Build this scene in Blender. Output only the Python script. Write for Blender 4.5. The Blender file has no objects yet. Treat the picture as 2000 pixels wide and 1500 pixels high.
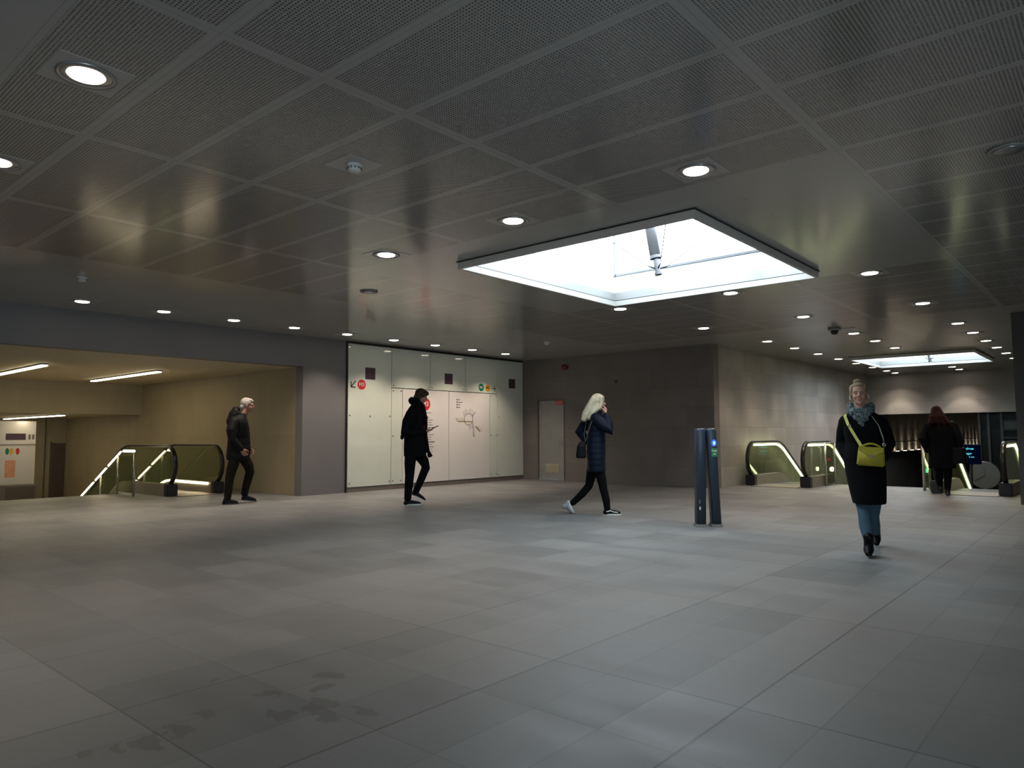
import bpy, bmesh, math, random
from mathutils import Vector, Matrix, Euler, noise
random.seed(7)
PI = math.pi
S = bpy.context.scene
COL = S.collection
# ------------------------------------------------------------------ camera, sky, exposure
H0 = 1.195                      # eye height
CZ = 3.202                      # ceiling height
F = 1400.04
YAW, PITCH, ROLL = math.radians(40.8597), math.radians(4.0463), math.radians(-.2913)
FW = Vector((-math.sin(YAW)*math.cos(PITCH), math.cos(YAW)*math.cos(PITCH), math.sin(PITCH)))
RT0 = Vector((math.cos(YAW), math.sin(YAW), 0)); UP0 = RT0.cross(FW)
RT = RT0*math.cos(ROLL)+UP0*math.sin(ROLL); UP = -RT0*math.sin(ROLL)+UP0*math.cos(ROLL)
cd = bpy.data.cameras.new('camera'); cam = bpy.data.objects.new('camera', cd); COL.objects.link(cam)
cd.sensor_width = 36; cd.lens = F*36/2000; cd.clip_start = .05; cd.clip_end = 200
cam.matrix_world = Matrix((( RT.x, UP.x, -FW.x, 0), (RT.y, UP.y, -FW.y, 0), (RT.z, UP.z, -FW.z, H0), (0, 0, 0, 1)))
S.camera = cam
S.view_settings.view_transform = 'Standard'; S.view_settings.look = 'None'
S.view_settings.gamma = 1; S.view_settings.use_curve_mapping = False
S.view_settings.exposure = 0.0
w = bpy.data.worlds.new('overcast_sky'); S.world = w; w.use_nodes = True
w.node_tree.nodes['Background'].inputs[0].default_value = (.76, .90, 1, 1)
w.node_tree.nodes['Background'].inputs[1].default_value = 10.0
K_DOWN = 54.0      # downlight watts
K_WALL = 72.0      # wall row downlights
K_AMB = 1.0
S.cycles.max_bounces = 8; S.cycles.diffuse_bounces = 5; S.cycles.glossy_bounces = 4
S.cycles.transparent_max_bounces = 12
S.cycles.sample_clamp_indirect = 4.0

def portal(x, y, z, sx, sy):
    l = bpy.data.lights.new('sky_opening', 'AREA'); l.shape = 'RECTANGLE'; l.size = sx; l.size_y = sy
    l.cycles.is_portal = True
    o = bpy.data.objects.new('sky_opening', l); o.location = (x, y, z); COL.objects.link(o)
SKY = [(-5.84, -2.86, -8.6, -5.3), (-5.84, -2.86, 5.80, 9.13), (-5.62, -2.78, 20.2, 23.3)]  # first one is added, unseen behind the camera, to supply daylight
_l = bpy.data.lights.new('added_east_opening', 'AREA'); _l.shape = 'RECTANGLE'; _l.size = 4.6; _l.size_y = 2.4; _l.cycles.is_portal = True
_o = bpy.data.objects.new('added_east_opening', _l); _o.location = (6.1, -2.3, 1.2); _o.rotation_euler = (PI/2, 0, PI/2); COL.objects.link(_o)  # added opening in the unseen east wall, lets in fill daylight
for x0, x1, y0, y1 in SKY: portal((x0+x1)/2, (y0+y1)/2, 3.25, x1-x0, y1-y0)

def on_floor(px, py, z=0):
    d = FW+RT*((px-1000)/F)+UP*((750-py)/F)
    return Vector((0, 0, H0))+d*((z-H0)/d.z)

# ------------------------------------------------------------------ helpers
def tag(o, label=None, cat=None, group=None, kind=None):
    if label: o['label'] = label
    if cat: o['category'] = cat
    if group: o['group'] = group
    if kind: o['kind'] = kind
    return o
def empty(name, loc=(0, 0, 0), rz=0, label=None, cat=None, group=None):
    o = bpy.data.objects.new(name, None); COL.objects.link(o); o.location = loc; o.rotation_euler = (0, 0, rz)
    o.empty_display_size = .1
    return tag(o, label, cat, group)
def link(name, me, mat=None, parent=None, smooth=False):
    if mat: me.materials.append(mat)
    if smooth:
        for p in me.polygons: p.use_smooth = True
    o = bpy.data.objects.new(name, me); COL.objects.link(o)
    if parent: o.parent = parent
    return o
def obj(name, bm, mat=None, parent=None, smooth=False):
    bmesh.ops.recalc_face_normals(bm, faces=bm.faces)
    me = bpy.data.meshes.new(name); bm.to_mesh(me); bm.free()
    return link(name, me, mat, parent, smooth)
def bx(bm, x0, x1, y0, y1, z0, z1, mi=0):
    v = [bm.verts.new((x, y, z)) for x in (x0, x1) for y in (y0, y1) for z in (z0, z1)]
    for q in ((0, 1, 3, 2), (4, 6, 7, 5), (0, 4, 5, 1), (2, 3, 7, 6), (0, 2, 6, 4), (1, 5, 7, 3)):
        f = bm.faces.new([v[i] for i in q]); f.material_index = mi
def box(name, x0, x1, y0, y1, z0, z1, mat, parent=None, bev=0):
    bm = bmesh.new(); bx(bm, x0, x1, y0, y1, z0, z1)
    if bev: bmesh.ops.bevel(bm, geom=list(bm.edges), offset=bev, segments=2, affect='EDGES', profile=.5)
    return obj(name, bm, mat, parent)
def struct(name, *a):
    o = box(name, *a); o['kind'] = 'structure'; return o
def rings(bm, rs, close=True):
    """rs: list of rings (lists of points)"""
    vs = [[bm.verts.new(p) for p in r] for r in rs]; n = len(vs[0])
    for a, b in zip(vs, vs[1:]):
        for i in range(n): bm.faces.new((a[i], a[(i+1) % n], b[(i+1) % n], b[i]))
    if close:
        bm.faces.new(list(reversed(vs[0]))); bm.faces.new(vs[-1])
def circ(c, a, b, ra, rb, n=16): return [c+a*(ra*math.cos(2*PI*i/n))+b*(rb*math.sin(2*PI*i/n)) for i in range(n)]
def tube(bm, pts, r, n=8, closed_ends=True):
    pts = [Vector(p) for p in pts]; rs = []
    ref = Vector((0, 0, 1))
    for i, p in enumerate(pts):
        t = (pts[min(i+1, len(pts)-1)]-pts[max(i-1, 0)]).normalized()
        if i == 0:
            ref = Vector((0, 0, 1)) if abs(t.z) < .9 else Vector((1, 0, 0))
        a = (ref-t*ref.dot(t)).normalized(); ref = a; b = t.cross(a)
        rr = r[i] if isinstance(r, (list, tuple)) else r
        rs.append(circ(p, a, b, rr, rr, n))
    rings(bm, rs, closed_ends)
def lathe(bm, prof, c=(0, 0, 0), n=24, close=True):
    c = Vector(c); rings(bm, [circ(c+Vector((0, 0, z)), Vector((1, 0, 0)), Vector((0, 1, 0)), max(r, 1e-4), max(r, 1e-4), n) for r, z in prof], close)
def sweep_rect(bm, pts, latv, wl, wn):
    """sweep a rectangle (wl lateral, wn normal) along pts"""
    pts = [Vector(p) for p in pts]; latv = Vector(latv); rs = []
    for i, p in enumerate(pts):
        t = (pts[min(i+1, len(pts)-1)]-pts[max(i-1, 0)]).normalized(); nn = t.cross(latv)
        rs.append([p+latv*(sx*wl/2)+nn*(sy*wn/2) for sx, sy in ((-1, -1), (1, -1), (1, 1), (-1, 1))])
    rings(bm, rs)
def prism(bm, poly, ax, d0, d1):
    """poly 2D outline extruded; ax = function (u, v, d)->point"""
    a = [bm.verts.new(ax(u, v, d0)) for u, v in poly]; b = [bm.verts.new(ax(u, v, d1)) for u, v in poly]; n = len(a)
    bm.faces.new(a); bm.faces.new(list(reversed(b)))
    for i in range(n): bm.faces.new((a[i], b[i], b[(i+1) % n], a[(i+1) % n]))
def copy_tree(o, parent=None):
    c = o.copy(); COL.objects.link(c)
    if parent: c.parent = parent
    for ch in list(o.children): copy_tree(ch, c)
    return c

# ------------------------------------------------------------------ materials
class NT:
    def __init__(s, name):
        s.m = bpy.data.materials.new(name); s.m.use_nodes = True; s.t = s.m.node_tree; s.b = s.t.nodes['Principled BSDF']
        s._xyz = None
    def n(s, t): return s.t.nodes.new(t)
    def put(s, sock, v):
        if isinstance(v, (int, float)): sock.default_value = v
        elif isinstance(v, (tuple, list)): sock.default_value = tuple(v)+((1,) if len(v) == 3 and len(sock.default_value) == 4 else ())
        else: s.t.links.new(v, sock)
    def m_(s, op, a, b=0.0, c=None):
        n = s.n('ShaderNodeMath'); n.operation = op; s.put(n.inputs[0], a); s.put(n.inputs[1], b)
        if c is not None: s.put(n.inputs[2], c)
        return n.outputs[0]
    def xyz(s):
        if not s._xyz:
            tc = s.n('ShaderNodeTexCoord'); sp = s.n('ShaderNodeSeparateXYZ'); s.t.links.new(tc.outputs['Object'], sp.inputs[0])
            s._xyz = (sp.outputs[0], sp.outputs[1], sp.outputs[2], tc.outputs['Object'])
        return s._xyz
    def comb(s, x, y, z=0.0):
        n = s.n('ShaderNodeCombineXYZ'); s.put(n.inputs[0], x); s.put(n.inputs[1], y); s.put(n.inputs[2], z); return n.outputs[0]
    def noise(s, scale, vec=None, detail=4, rough=.55):
        n = s.n('ShaderNodeTexNoise'); n.inputs['Scale'].default_value = scale; n.inputs['Detail'].default_value = detail
        n.inputs['Roughness'].default_value = rough; s.put(n.inputs['Vector'], vec if vec is not None else s.xyz()[3]); return n.outputs['Fac']
    def white(s, vec):
        n = s.n('ShaderNodeTexWhiteNoise'); n.noise_dimensions = '3D'; s.put(n.inputs['Vector'], vec); return n.outputs['Value']
    def mix(s, f, a, b):
        n = s.n('ShaderNodeMix'); n.data_type = 'RGBA'; s.put(n.inputs[0], f); s.put(n.inputs[6], a); s.put(n.inputs[7], b); return n.outputs[2]
    def rng(s, v, a, b, c, d):
        n = s.n('ShaderNodeMapRange'); s.put(n.inputs[0], v)
        for i, q in enumerate((a, b, c, d)): n.inputs[i+1].default_value = q
        return n.outputs[0]
    def line(s, coord, off, period, half):
        """1 within half of a joint at off + k*period"""
        q = s.m_('DIVIDE', s.m_('SUBTRACT', coord, off), period)
        d = s.m_('MULTIPLY', s.m_('ABSOLUTE', s.m_('SUBTRACT', q, s.m_('ROUND', q))), period)
        return s.m_('LESS_THAN', d, half)
    def inside(s, c, a, b): return s.m_('MULTIPLY', s.m_('GREATER_THAN', c, a), s.m_('LESS_THAN', c, b))
    def bump(s, h, strength=.3, dist=.01):
        n = s.n('ShaderNodeBump'); n.inputs['Strength'].default_value = strength; n.inputs['Distance'].default_value = dist
        s.put(n.inputs['Height'], h); s.t.links.new(n.outputs[0], s.b.inputs['Normal'])
    def set(s, **k):
        for a, v in k.items(): s.put(s.b.inputs[a.replace('_', ' ')], v)
        return s
def plain(name, col, rough=.5, metal=0.0, var=.08, scale=6, bump=0, bscale=40, spec=.5, coat=0):
    t = NT(name); n = t.noise(scale); k = t.rng(n, .3, .7, 1-var, 1+var)
    c = t.n('ShaderNodeVectorMath'); c.operation = 'SCALE'; c.inputs[0].default_value = col; t.put(c.inputs['Scale'], k)
    t.put(t.b.inputs['Base Color'], c.outputs[0]); t.set(Roughness=rough, Metallic=metal)
    t.b.inputs['Specular IOR Level'].default_value = spec; t.b.inputs['Coat Weight'].default_value = coat
    if bump: t.bump(t.noise(bscale), bump, .01)
    return t.m
def glow(name, col, s):
    m = bpy.data.materials.new(name); m.use_nodes = True; t = m.node_tree; t.nodes.remove(t.nodes['Principled BSDF'])
    e = t.nodes.new('ShaderNodeEmission'); e.inputs[0].default_value = (*col, 1); e.inputs[1].default_value = s
    t.links.new(e.outputs[0], t.nodes['Material Output'].inputs[0]); return m
def glassmat(name, tint, refl=.06, rough=.02, inner_glow=0.0):
    m = bpy.data.materials.new(name); m.use_nodes = True; t = m.node_tree; t.nodes.remove(t.nodes['Principled BSDF'])
    tr = t.nodes.new('ShaderNodeBsdfTransparent'); tr.inputs[0].default_value = (*tint, 1)
    g = t.nodes.new('ShaderNodeBsdfGlossy'); g.inputs[0].default_value = (.9, .95, .9, 1); g.inputs['Roughness'].default_value = rough
    lw = t.nodes.new('ShaderNodeLayerWeight'); lw.inputs['Blend'].default_value = .35
    mr = t.nodes.new('ShaderNodeMapRange'); t.links.new(lw.outputs['Facing'], mr.inputs[0]); mr.inputs[1].default_value = .2; mr.inputs[3].default_value = refl; mr.inputs[4].default_value = .45
    mx = t.nodes.new('ShaderNodeMixShader'); t.links.new(mr.outputs[0], mx.inputs[0]); t.links.new(tr.outputs[0], mx.inputs[1]); t.links.new(g.outputs[0], mx.inputs[2])
    df = t.nodes.new('ShaderNodeBsdfDiffuse'); df.inputs[0].default_value = (.24, .25, .15, 1); m2 = t.nodes.new('ShaderNodeMixShader'); m2.inputs[0].default_value = inner_glow  # olive diffuse share imitates the lit escalator seen through the glass
    t.links.new(mx.outputs[0], m2.inputs[1]); t.links.new(df.outputs[0], m2.inputs[2]); t.links.new(m2.outputs[0], t.nodes['Material Output'].inputs[0]); return m

STAINS = []
for _px, _py, _a, _b in ((642, 1318, .045, .06), (628, 1345, .05, .05), (645, 1372, .09, .06), (610, 1385, .06, .05), (710, 1386, .07, .035), (545, 1398, .10, .055), (640, 1402, .06, .03), (508, 1358, .04, .025), (415, 1398, .05, .03), (345, 1428, .10, .035), (300, 1445, .09, .05), (235, 1462, .06, .03), (165, 1474, .07, .03), (420, 1330, .03, .02)):
    _q = on_floor(_px, _py); STAINS.append((_q.x, _q.y, _a, _b))
def mat_floor():
    t = NT('granite_floor'); x, y, z, v = t.xyz()
    cx = t.m_('FLOOR', t.m_('DIVIDE', t.m_('ADD', x, 1.02), .686)); cy = t.m_('FLOOR', t.m_('DIVIDE', t.m_('ADD', y, -3.09), .592))
    tone = t.white(t.comb(cx, cy, 3.0))
    cx2 = t.m_('FLOOR', t.m_('DIVIDE', t.m_('ADD', x, 1.02), .343)); tone2 = t.white(t.comb(cx2, cy, 9.0))
    j = t.m_('MAXIMUM', t.line(x, -1.02, .343, .0035), t.line(y, 3.09, .592, .0035))
    strong = t.m_('MAXIMUM', t.line(x, -1.36, 1.029, .006), t.line(y, 3.09, 1.776, .005))
    st = t.noise(1.1, t.comb(x, t.m_('MULTIPLY', y, 3.2), 0.0), 5, .6)
    fine = t.noise(55, None, 3, .7)
    val = t.m_('ADD', t.m_('ADD', t.m_('MULTIPLY', tone, .32), t.m_('MULTIPLY', tone2, .16)), t.m_('ADD', t.m_('MULTIPLY', st, .45), t.m_('MULTIPLY', fine, .18)))
    c = t.mix(t.rng(val, .25, .85, 0, 1), (.132, .140, .144), (.240, .248, .250))
    wear = t.rng(t.noise(.55, None, 2), .4, .62, 0, 1)
    c = t.mix(t.m_('MULTIPLY', wear, .28), c, (.160, .150, .136))
    # dark water stains by the left foreground
    sn = t.noise(4.2, None, 3, .6); xw = t.m_('ADD', x, t.m_('MULTIPLY', t.m_('SUBTRACT', sn, .5), .30)); yw = t.m_('ADD', y, t.m_('MULTIPLY', t.m_('SUBTRACT', t.noise(5.1, None, 3, .6), .5), .30))
    stain = 0.0
    for (sx, sy, ra, rb) in STAINS:
        q1 = t.m_('POWER', t.m_('DIVIDE', t.m_('SUBTRACT', xw, sx), ra), 2.0); q2 = t.m_('POWER', t.m_('DIVIDE', t.m_('SUBTRACT', yw, sy), rb), 2.0)
        stain = t.m_('MAXIMUM', stain, t.rng(t.m_('ADD', q1, q2), .8, 1.15, 1, 0))
    c = t.mix(t.m_('MULTIPLY', stain, .34), c, (.05, .043, .036))
    c = t.mix(t.m_('MULTIPLY', j, .30), c, (.05, .05, .05)); c = t.mix(t.m_('MULTIPLY', strong, t.rng(x, -5, -1, .15, .65)), c, (.045, .045, .045))
    t.put(t.b.inputs['Base Color'], c)
    t.set(Roughness=t.rng(st, .3, .7, .42, .58)); t.b.inputs['Specular IOR Level'].default_value = .45
    h = t.m_('SUBTRACT', t.m_('MULTIPLY', fine, .3), j); t.bump(h, .12, .004)
    return t.m
def mat_ceiling():
    t = NT('perforated_ceiling'); x, y, z, v = t.xyz()
    p = .020
    fx = t.m_('SUBTRACT', t.m_('FRACT', t.m_('DIVIDE', x, p)), .5); fy = t.m_('SUBTRACT', t.m_('FRACT', t.m_('DIVIDE', y, p)), .5)
    d = t.m_('ADD', t.m_('MULTIPLY', fx, fx), t.m_('MULTIPLY', fy, fy)); hole = t.m_('LESS_THAN', d, .068)
    lx = t.line(x, -1.50, 1.85, .042); ly = t.line(y, 1.66, .602, .034)
    strip = t.m_('MAXIMUM', lx, ly)
    seam = t.m_('MAXIMUM', t.line(x, -1.50, 1.85, .0025), t.line(y, 1.66, .602, .0022))
    cross = t.m_('MULTIPLY', t.line(x, -.575, 1.85, .004), ly)
    smooth = t.m_('LESS_THAN', y, 1.06)
    smooth = t.m_('MAXIMUM', smooth, t.m_('LESS_THAN', x, -8.9))
    smooth = t.m_('MAXIMUM', smooth, t.m_('MULTIPLY', t.inside(x, -7.05, -1.46), t.inside(y, 5.27, 9.48)))
    smooth = t.m_('MAXIMUM', smooth, t.m_('GREATER_THAN', y, 13.7))
    perf = t.m_('MULTIPLY', t.m_('SUBTRACT', 1.0, smooth), t.m_('SUBTRACT', 1.0, strip))
    hm = t.m_('MULTIPLY', perf, hole)
    n = t.noise(.9, None, 3)
    base = t.mix(t.rng(n, .35, .65, 0, 1), (.355, .352, .338), (.375, .372, .356))
    base = t.mix(t.m_('MULTIPLY', perf, .22), base, (.22, .215, .205))
    c = t.mix(hm, base, (.03, .03, .03))
    sj = t.m_('MULTIPLY', t.m_('MAXIMUM', seam, cross), .35)
    c = t.mix(sj, c, (.1, .1, .1))
    t.put(t.b.inputs['Base Color'], c); t.set(Roughness=.16); t.b.inputs['Specular IOR Level'].default_value = .5
    return t.m
def mat_stone(name, c1, c2, axis, bw=1.22, bh=.45, z0=0.0, rough=.7, joint=.45, streak=True):
    t = NT(name); x, y, z, v = t.xyz(); h = (x, y)[axis]
    row = t.m_('FLOOR', t.m_('DIVIDE', t.m_('SUBTRACT', z, z0), bh))
    off = t.m_('MULTIPLY', t.white(t.comb(row, 5.0, 1.0)), bw); hh = t.m_('ADD', h, off)
    colm = t.m_('FLOOR', t.m_('DIVIDE', hh, bw)); tone = t.white(t.comb(row, colm, 2.0))
    j = t.m_('MAXIMUM', t.line(z, z0, bh, .004), t.m_('MULTIPLY', t.line(hh, 0, bw, .003), .6))
    n = t.noise(1.6, t.comb(x, y, t.m_('MULTIPLY', z, .5)) if streak else None, 5, .6); f = t.noise(35, None, 3, .6)
    k = t.m_('ADD', t.m_('MULTIPLY', tone, .20), t.m_('ADD', t.m_('MULTIPLY', n, .75), t.m_('MULTIPLY', f, .15)))
    c = t.mix(t.rng(k, .25, .8, 0, 1), c1, c2); c = t.mix(t.m_('MULTIPLY', j, joint), c, tuple(q*.35 for q in c1))
    t.put(t.b.inputs['Base Color'], c); t.set(Roughness=rough); t.bump(t.m_('SUBTRACT', t.m_('MULTIPLY', f, .3), j), .15, .004); return t.m

M = dict(
    floor=mat_floor(), ceiling=mat_ceiling(),
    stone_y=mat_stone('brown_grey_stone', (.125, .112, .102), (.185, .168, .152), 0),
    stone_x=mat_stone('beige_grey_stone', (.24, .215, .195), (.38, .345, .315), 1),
    stone_b=mat_stone('grey_stone', (.27, .27, .255), (.36, .355, .34), 0),
    lime_y=mat_stone('warm_limestone_side', (.27, .225, .145), (.36, .30, .195), 0, 2.4, 1.2, joint=.2),
    lime_x=mat_stone('warm_limestone_rear', (.27, .225, .145), (.36, .30, .195), 1, 2.4, 1.2, joint=.2),
    concrete=plain('smooth_grey_plaster', (.165, .160, .163), .55, 0, .06, 1.2, .05, 30),
    soffit=plain('cream_soffit', (.55, .48, .34), .6, 0, .03),
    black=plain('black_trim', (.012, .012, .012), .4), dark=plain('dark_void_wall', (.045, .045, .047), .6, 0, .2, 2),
    steel=plain('brushed_steel', (.55, .54, .52), .3, 1, .06, 20), dsteel=plain('dark_steel', (.12, .12, .125), .35, 1, .06, 20),
    ring=plain('grey_lamp_ring', (.30, .30, .31), .35, .6), refl=plain('lamp_reflector', (.55, .55, .57), .25, .9),
    white=plain('white_plastic', (.6, .6, .58), .4), shaft=plain('white_shaft', (.85, .87, .88), .6, 0, .02),
    rimm=plain('painted_rim', (.52, .50, .46), .45, 0, .03), pier=plain('dark_grey_pier', (.06, .06, .055), .6, 0, .1, 2),
    frame=plain('grey_aluminium', (.28, .27, .255), .45, .3), plinth=plain('brown_plinth', (.16, .135, .115), .5),
    gpanel=plain('greenish_white_glass', (.66, .70, .62), .07, 0, .025, 2, spec=.5),
    gmap=plain('pale_print_panel', (.74, .71, .68), .22, 0, .02, 2), bolt=plain('panel_bolt', (.18, .18, .17), .3, .9),
    purple=plain('purple_print', (.075, .045, .065), .3), red=plain('red_print', (.60, .03, .035), .35), green=plain('green_print', (.0, .22, .12), .35),
    yellow=plain('yellow_print', (.75, .42, .02), .35), wtext=plain('white_print', (.8, .78, .75), .4), ink=plain('dark_ink', (.06, .055, .055), .5),
    inkl=plain('faint_grey_ink', (.15, .13, .13), .5), worn=plain('worn_concrete_grey', (.22, .21, .19), .8, 0, .5, 60), olive=plain('olive_ink', (.30, .26, .10), .5),
    door=plain('grey_painted_door', (.25, .25, .235), .45), dframe=plain('brown_door_frame', (.10, .08, .07), .5), vent=plain('cream_vent', (.40, .36, .26), .5),
    redsign=plain('red_sign', (.42, .05, .02), .5), alarm=plain('red_alarm_housing', (.16, .008, .012), .35),
    navy=plain('navy_post_paint', (.028, .040, .062), .38, 0, .15, 30), navyd=plain('dark_post_panel', (.010, .012, .016), .2),
    gsign=plain('green_reader_label', (.0, .19, .05), .4), rubber=plain('black_rubber_handrail', (.012, .011, .010), .3),
    deck=plain('escalator_deck_steel', (.27, .245, .21), .5, .5, .06, 10), stepm=plain('escalator_step_metal', (.10, .10, .10), .45, .7),
    glass=glassmat('clear_balustrade_glass', (.74, .78, .66), inner_glow=.12), pane=glassmat('skylight_glass', (.43, .45, .46), refl=.02), dglass=plain('dark_lift_glass', (.008, .011, .012), .25, spec=.2),
    led=glow('led_white', (1, .80, .50), 11), ledy=glow('led_yellow', (.95, 1, .55), 6.0), tubel=glow('fluorescent', (1, .88, .62), 12),
    lamp=glow('lamp_warm', (1, .86, .70), 14), uplight=glow('uplight', (1, .85, .6), 18), blue=glow('blue_reader_light', (.03, .10, 1), 2.2), bluec=glow('blue_reader_core', (.25, .6, 1), 2.0),
    screen=glow('screen_navy', (.0, .01, .06), .15), cyan=glow('screen_cyan', (.15, .75, .9), 1.0), greenl=glow('green_signal', (.1, .9, .3), 1.6), redl=glow('red_signal', (.35, .04, .04), .5),
    clock=plain('grey_clock_face', (.09, .095, .09), .5), tealm=plain('teal_reflection_tint', (.03, .055, .05), .5),
)
# ------------------------------------------------------------------ the room
W = -12.55
# floor: hall, portal landing, escalator lobby
bm = bmesh.new()
for r in ((W, 6, -12, 14.93), (-16.25, W, -3, 6.2), (-16.9, W, 6.2, 8.1), (-7.0, -1.47, 14.93, 17.75)): bx(bm, *r, -.3, 0)
o = obj('floor', bm, M['floor']); o['kind'] = 'structure'
# ceiling slab with two skylight holes and an added one behind the camera
bm = bmesh.new()
def slab(x0, x1, y0, y1, holes, z0, z1):
    ys = sorted({y0, y1, *[h[2] for h in holes], *[h[3] for h in holes]})
    for a, b in zip(ys, ys[1:]):
        cut = sorted([(h[0], h[1]) for h in holes if h[2] <= a and h[3] >= b]); x = x0
        for h0, h1 in cut: bx(bm, x, h0, a, b, z0, z1); x = h1
        bx(bm, x, x1, a, b, z0, z1)
slab(W-.4, 6, -12, 27.3, SKY, CZ, CZ+.12)
o = obj('ceiling', bm, M['ceiling']); o['kind'] = 'structure'
# left wall: fascia above the opening, pillar, backing behind the glass panels
bm = bmesh.new()
bx(bm, W-.25, W, -3, 8.10, 2.585, CZ); bx(bm, W-.25, W, 8.10, 9.16, 0, CZ); bx(bm, W-.25, W, -12, -3, 0, CZ)
o = obj('wall_left', bm, M['concrete']); o['kind'] = 'structure'
struct('wall_panel_backing', W-.25, W-.03, 9.16, 15.2, 0, CZ, M['black'])
struct('shadow_gap_strip', W-.03, W+.02, 9.16, 14.93, 3.165, CZ, M['black'])  # black strip put in for the shadow gap above the panels
struct('trim_2', W-.03, W+.03, 9.135, 9.165, 0, CZ, M['black'])
struct('baseboard_left', W-.03, W+.02, 9.165, 14.93, 0, .10, M['plinth'])
# middle stone wall with the service door
DX0, DX1, DZ = -12.02, -11.12, 2.12
bm = bmesh.new()
bx(bm, W, DX0, 14.93, 15.2, 0, CZ); bx(bm, DX1, -7.0, 14.93, 15.2, 0, CZ); bx(bm, DX0, DX1, 14.93, 15.2, DZ, CZ)
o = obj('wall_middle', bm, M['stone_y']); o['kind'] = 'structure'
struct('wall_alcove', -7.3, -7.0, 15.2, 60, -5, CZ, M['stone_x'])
o = struct('wall_back', -7.0, -1.47, 27.1, 27.3, 1.83, CZ, M['stone_b'])
bm = bmesh.new(); bx(bm, -1.47, 6, 14.55, 14.9, 0, CZ); bx(bm, -1.47, -1.2, 14.9, 60, -5, CZ)
o = obj('wall_right', bm, M['pier']); o['kind'] = 'structure'
bm = bmesh.new(); bx(bm, 6, 6.2, -12.2, -4.6, 0, CZ); bx(bm, 6, 6.2, 0, 14.9, 0, CZ); bx(bm, 6, 6.2, -4.6, 0, 2.4, CZ)  # gap in the unseen wall added to let daylight in
o = obj('wall_east', bm, M['concrete']); o['kind'] = 'structure'
struct('wall_rear', W-.25, 6.0, -12.2, -12, 0, CZ, M['concrete'])
# escalator hall beyond the header
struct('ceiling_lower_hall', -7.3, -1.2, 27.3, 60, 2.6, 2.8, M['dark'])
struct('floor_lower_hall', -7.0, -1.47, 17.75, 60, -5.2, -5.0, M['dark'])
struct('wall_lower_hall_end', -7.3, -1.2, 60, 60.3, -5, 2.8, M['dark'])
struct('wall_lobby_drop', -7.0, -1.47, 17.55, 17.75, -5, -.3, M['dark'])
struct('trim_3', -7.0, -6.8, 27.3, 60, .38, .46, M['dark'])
# portal room beyond the opening
PX = -20.25
struct('wall_portal_side', -26, W-.25, 8.10, 8.35, -4, 2.8, M['lime_y'])
struct('ceiling_portal', PX, W-.25, -3, 8.1, 2.585, 2.7, M['soffit'])
struct('wall_portal_bulkhead', PX-.25, PX, -3, 8.1, 1.78, 2.75, M['lime_x'])
struct('ceiling_portal_low', -26, PX-.25, -3, 8.1, 1.78, 1.9, M['soffit'])
struct('wall_portal_rear', -26.2, -26, -3, 8.35, -4, 1.9, M['lime_x'])
struct('wall_portal_near', -26, W-.25, -3.2, -3, -4, 2.8, M['lime_y'])
struct('floor_portal_lower', -26, -16.25, -3, 8.1, -3.2, -3.0, M['lime_x'])
struct('wall_portal_drop', -16.45, -16.25, -3, 6.2, -3, -.3, M['lime_x'])
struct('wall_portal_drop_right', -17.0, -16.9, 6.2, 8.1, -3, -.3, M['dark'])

# ------------------------------------------------------------------ white glass wall panels
def zt(y, z): return z
panels = [ # name-ish label, y0,y1,z0,z1,mat, bolts
 ('tall greenish white glass panel at the left end with a red M3 disc and arrow', 9.175, 10.345, .105, 3.155, 'gpanel', 'tl'),
 ('upper greenish white glass panel, first right of the tall left panel', 10.355, 11.515, 2.262, 3.155, 'gpanel', 'up'),
 ('upper greenish white glass panel with a purple square, over the line diagram', 11.525, 12.695, 2.262, 3.155, 'gpanel', 'up'),
 ('upper greenish white glass panel with green M1 and yellow M2 discs', 12.705, 13.885, 2.262, 3.155, 'gpanel', 'up'),
 ('narrow bolted glass strip panel left of the line diagram', 10.355, 10.672, .105, 2.252, 'gpanel', 'na'),
 ('pale panel with the large red M3 disc above a list of stations', 10.68, 12.130, .105, 2.252, 'gmap', ''),
 ('pale panel with the printed rail network map', 12.138, 13.585, .105, 2.252, 'gmap', ''),
 ('narrow bolted glass strip panel right of the network map', 13.593, 13.885, .105, 2.252, 'gpanel', 'na'),
 ('tall greenish white glass panel at the right end beside the stone wall', 13.895, 14.92, .105, 3.155, 'gpanel', 'tr')]
XP = W+.03
def disc(bm, y, z, r, x0, x1, n=28):
    prism(bm, [(r*math.cos(2*PI*i/n), r*math.sin(2*PI*i/n)) for i in range(n)], lambda u, v, d: Vector((d, y+u, z+v)), x0, x1)
def text_mesh(name, s, size, mat, parent, M4, ext=.001, align='CENTER'):
    c = bpy.data.curves.new(name, 'FONT'); c.body = s; c.size = size; c.extrude = ext; c.align_x = align; c.align_y = 'CENTER'; c.offset = size*.012
    t = bpy.data.objects.new('tmp_text', c); COL.objects.link(t); dg = bpy.context.evaluated_depsgraph_get()
    me = bpy.data.meshes.new_from_object(t.evaluated_get(dg)); bpy.data.objects.remove(t); bpy.data.curves.remove(c)
    me.transform(M4); return link(name, me, mat, parent)
MW = Matrix(((0, 0, 1, 0), (1, 0, 0, 0), (0, 1, 0, 0), (0, 0, 0, 1)))   # text facing +X, reading along +Y
def wtext(s, y, z, size, mat, parent, name='lettering', align='CENTER', x=None, sx=1.0):
    return text_mesh(name, s, size, mat, parent, Matrix.Translation((XP+.004 if x is None else x, y, z)) @ MW @ Matrix.Diagonal((sx, 1, 1, 1)), .0008, align)
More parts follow.
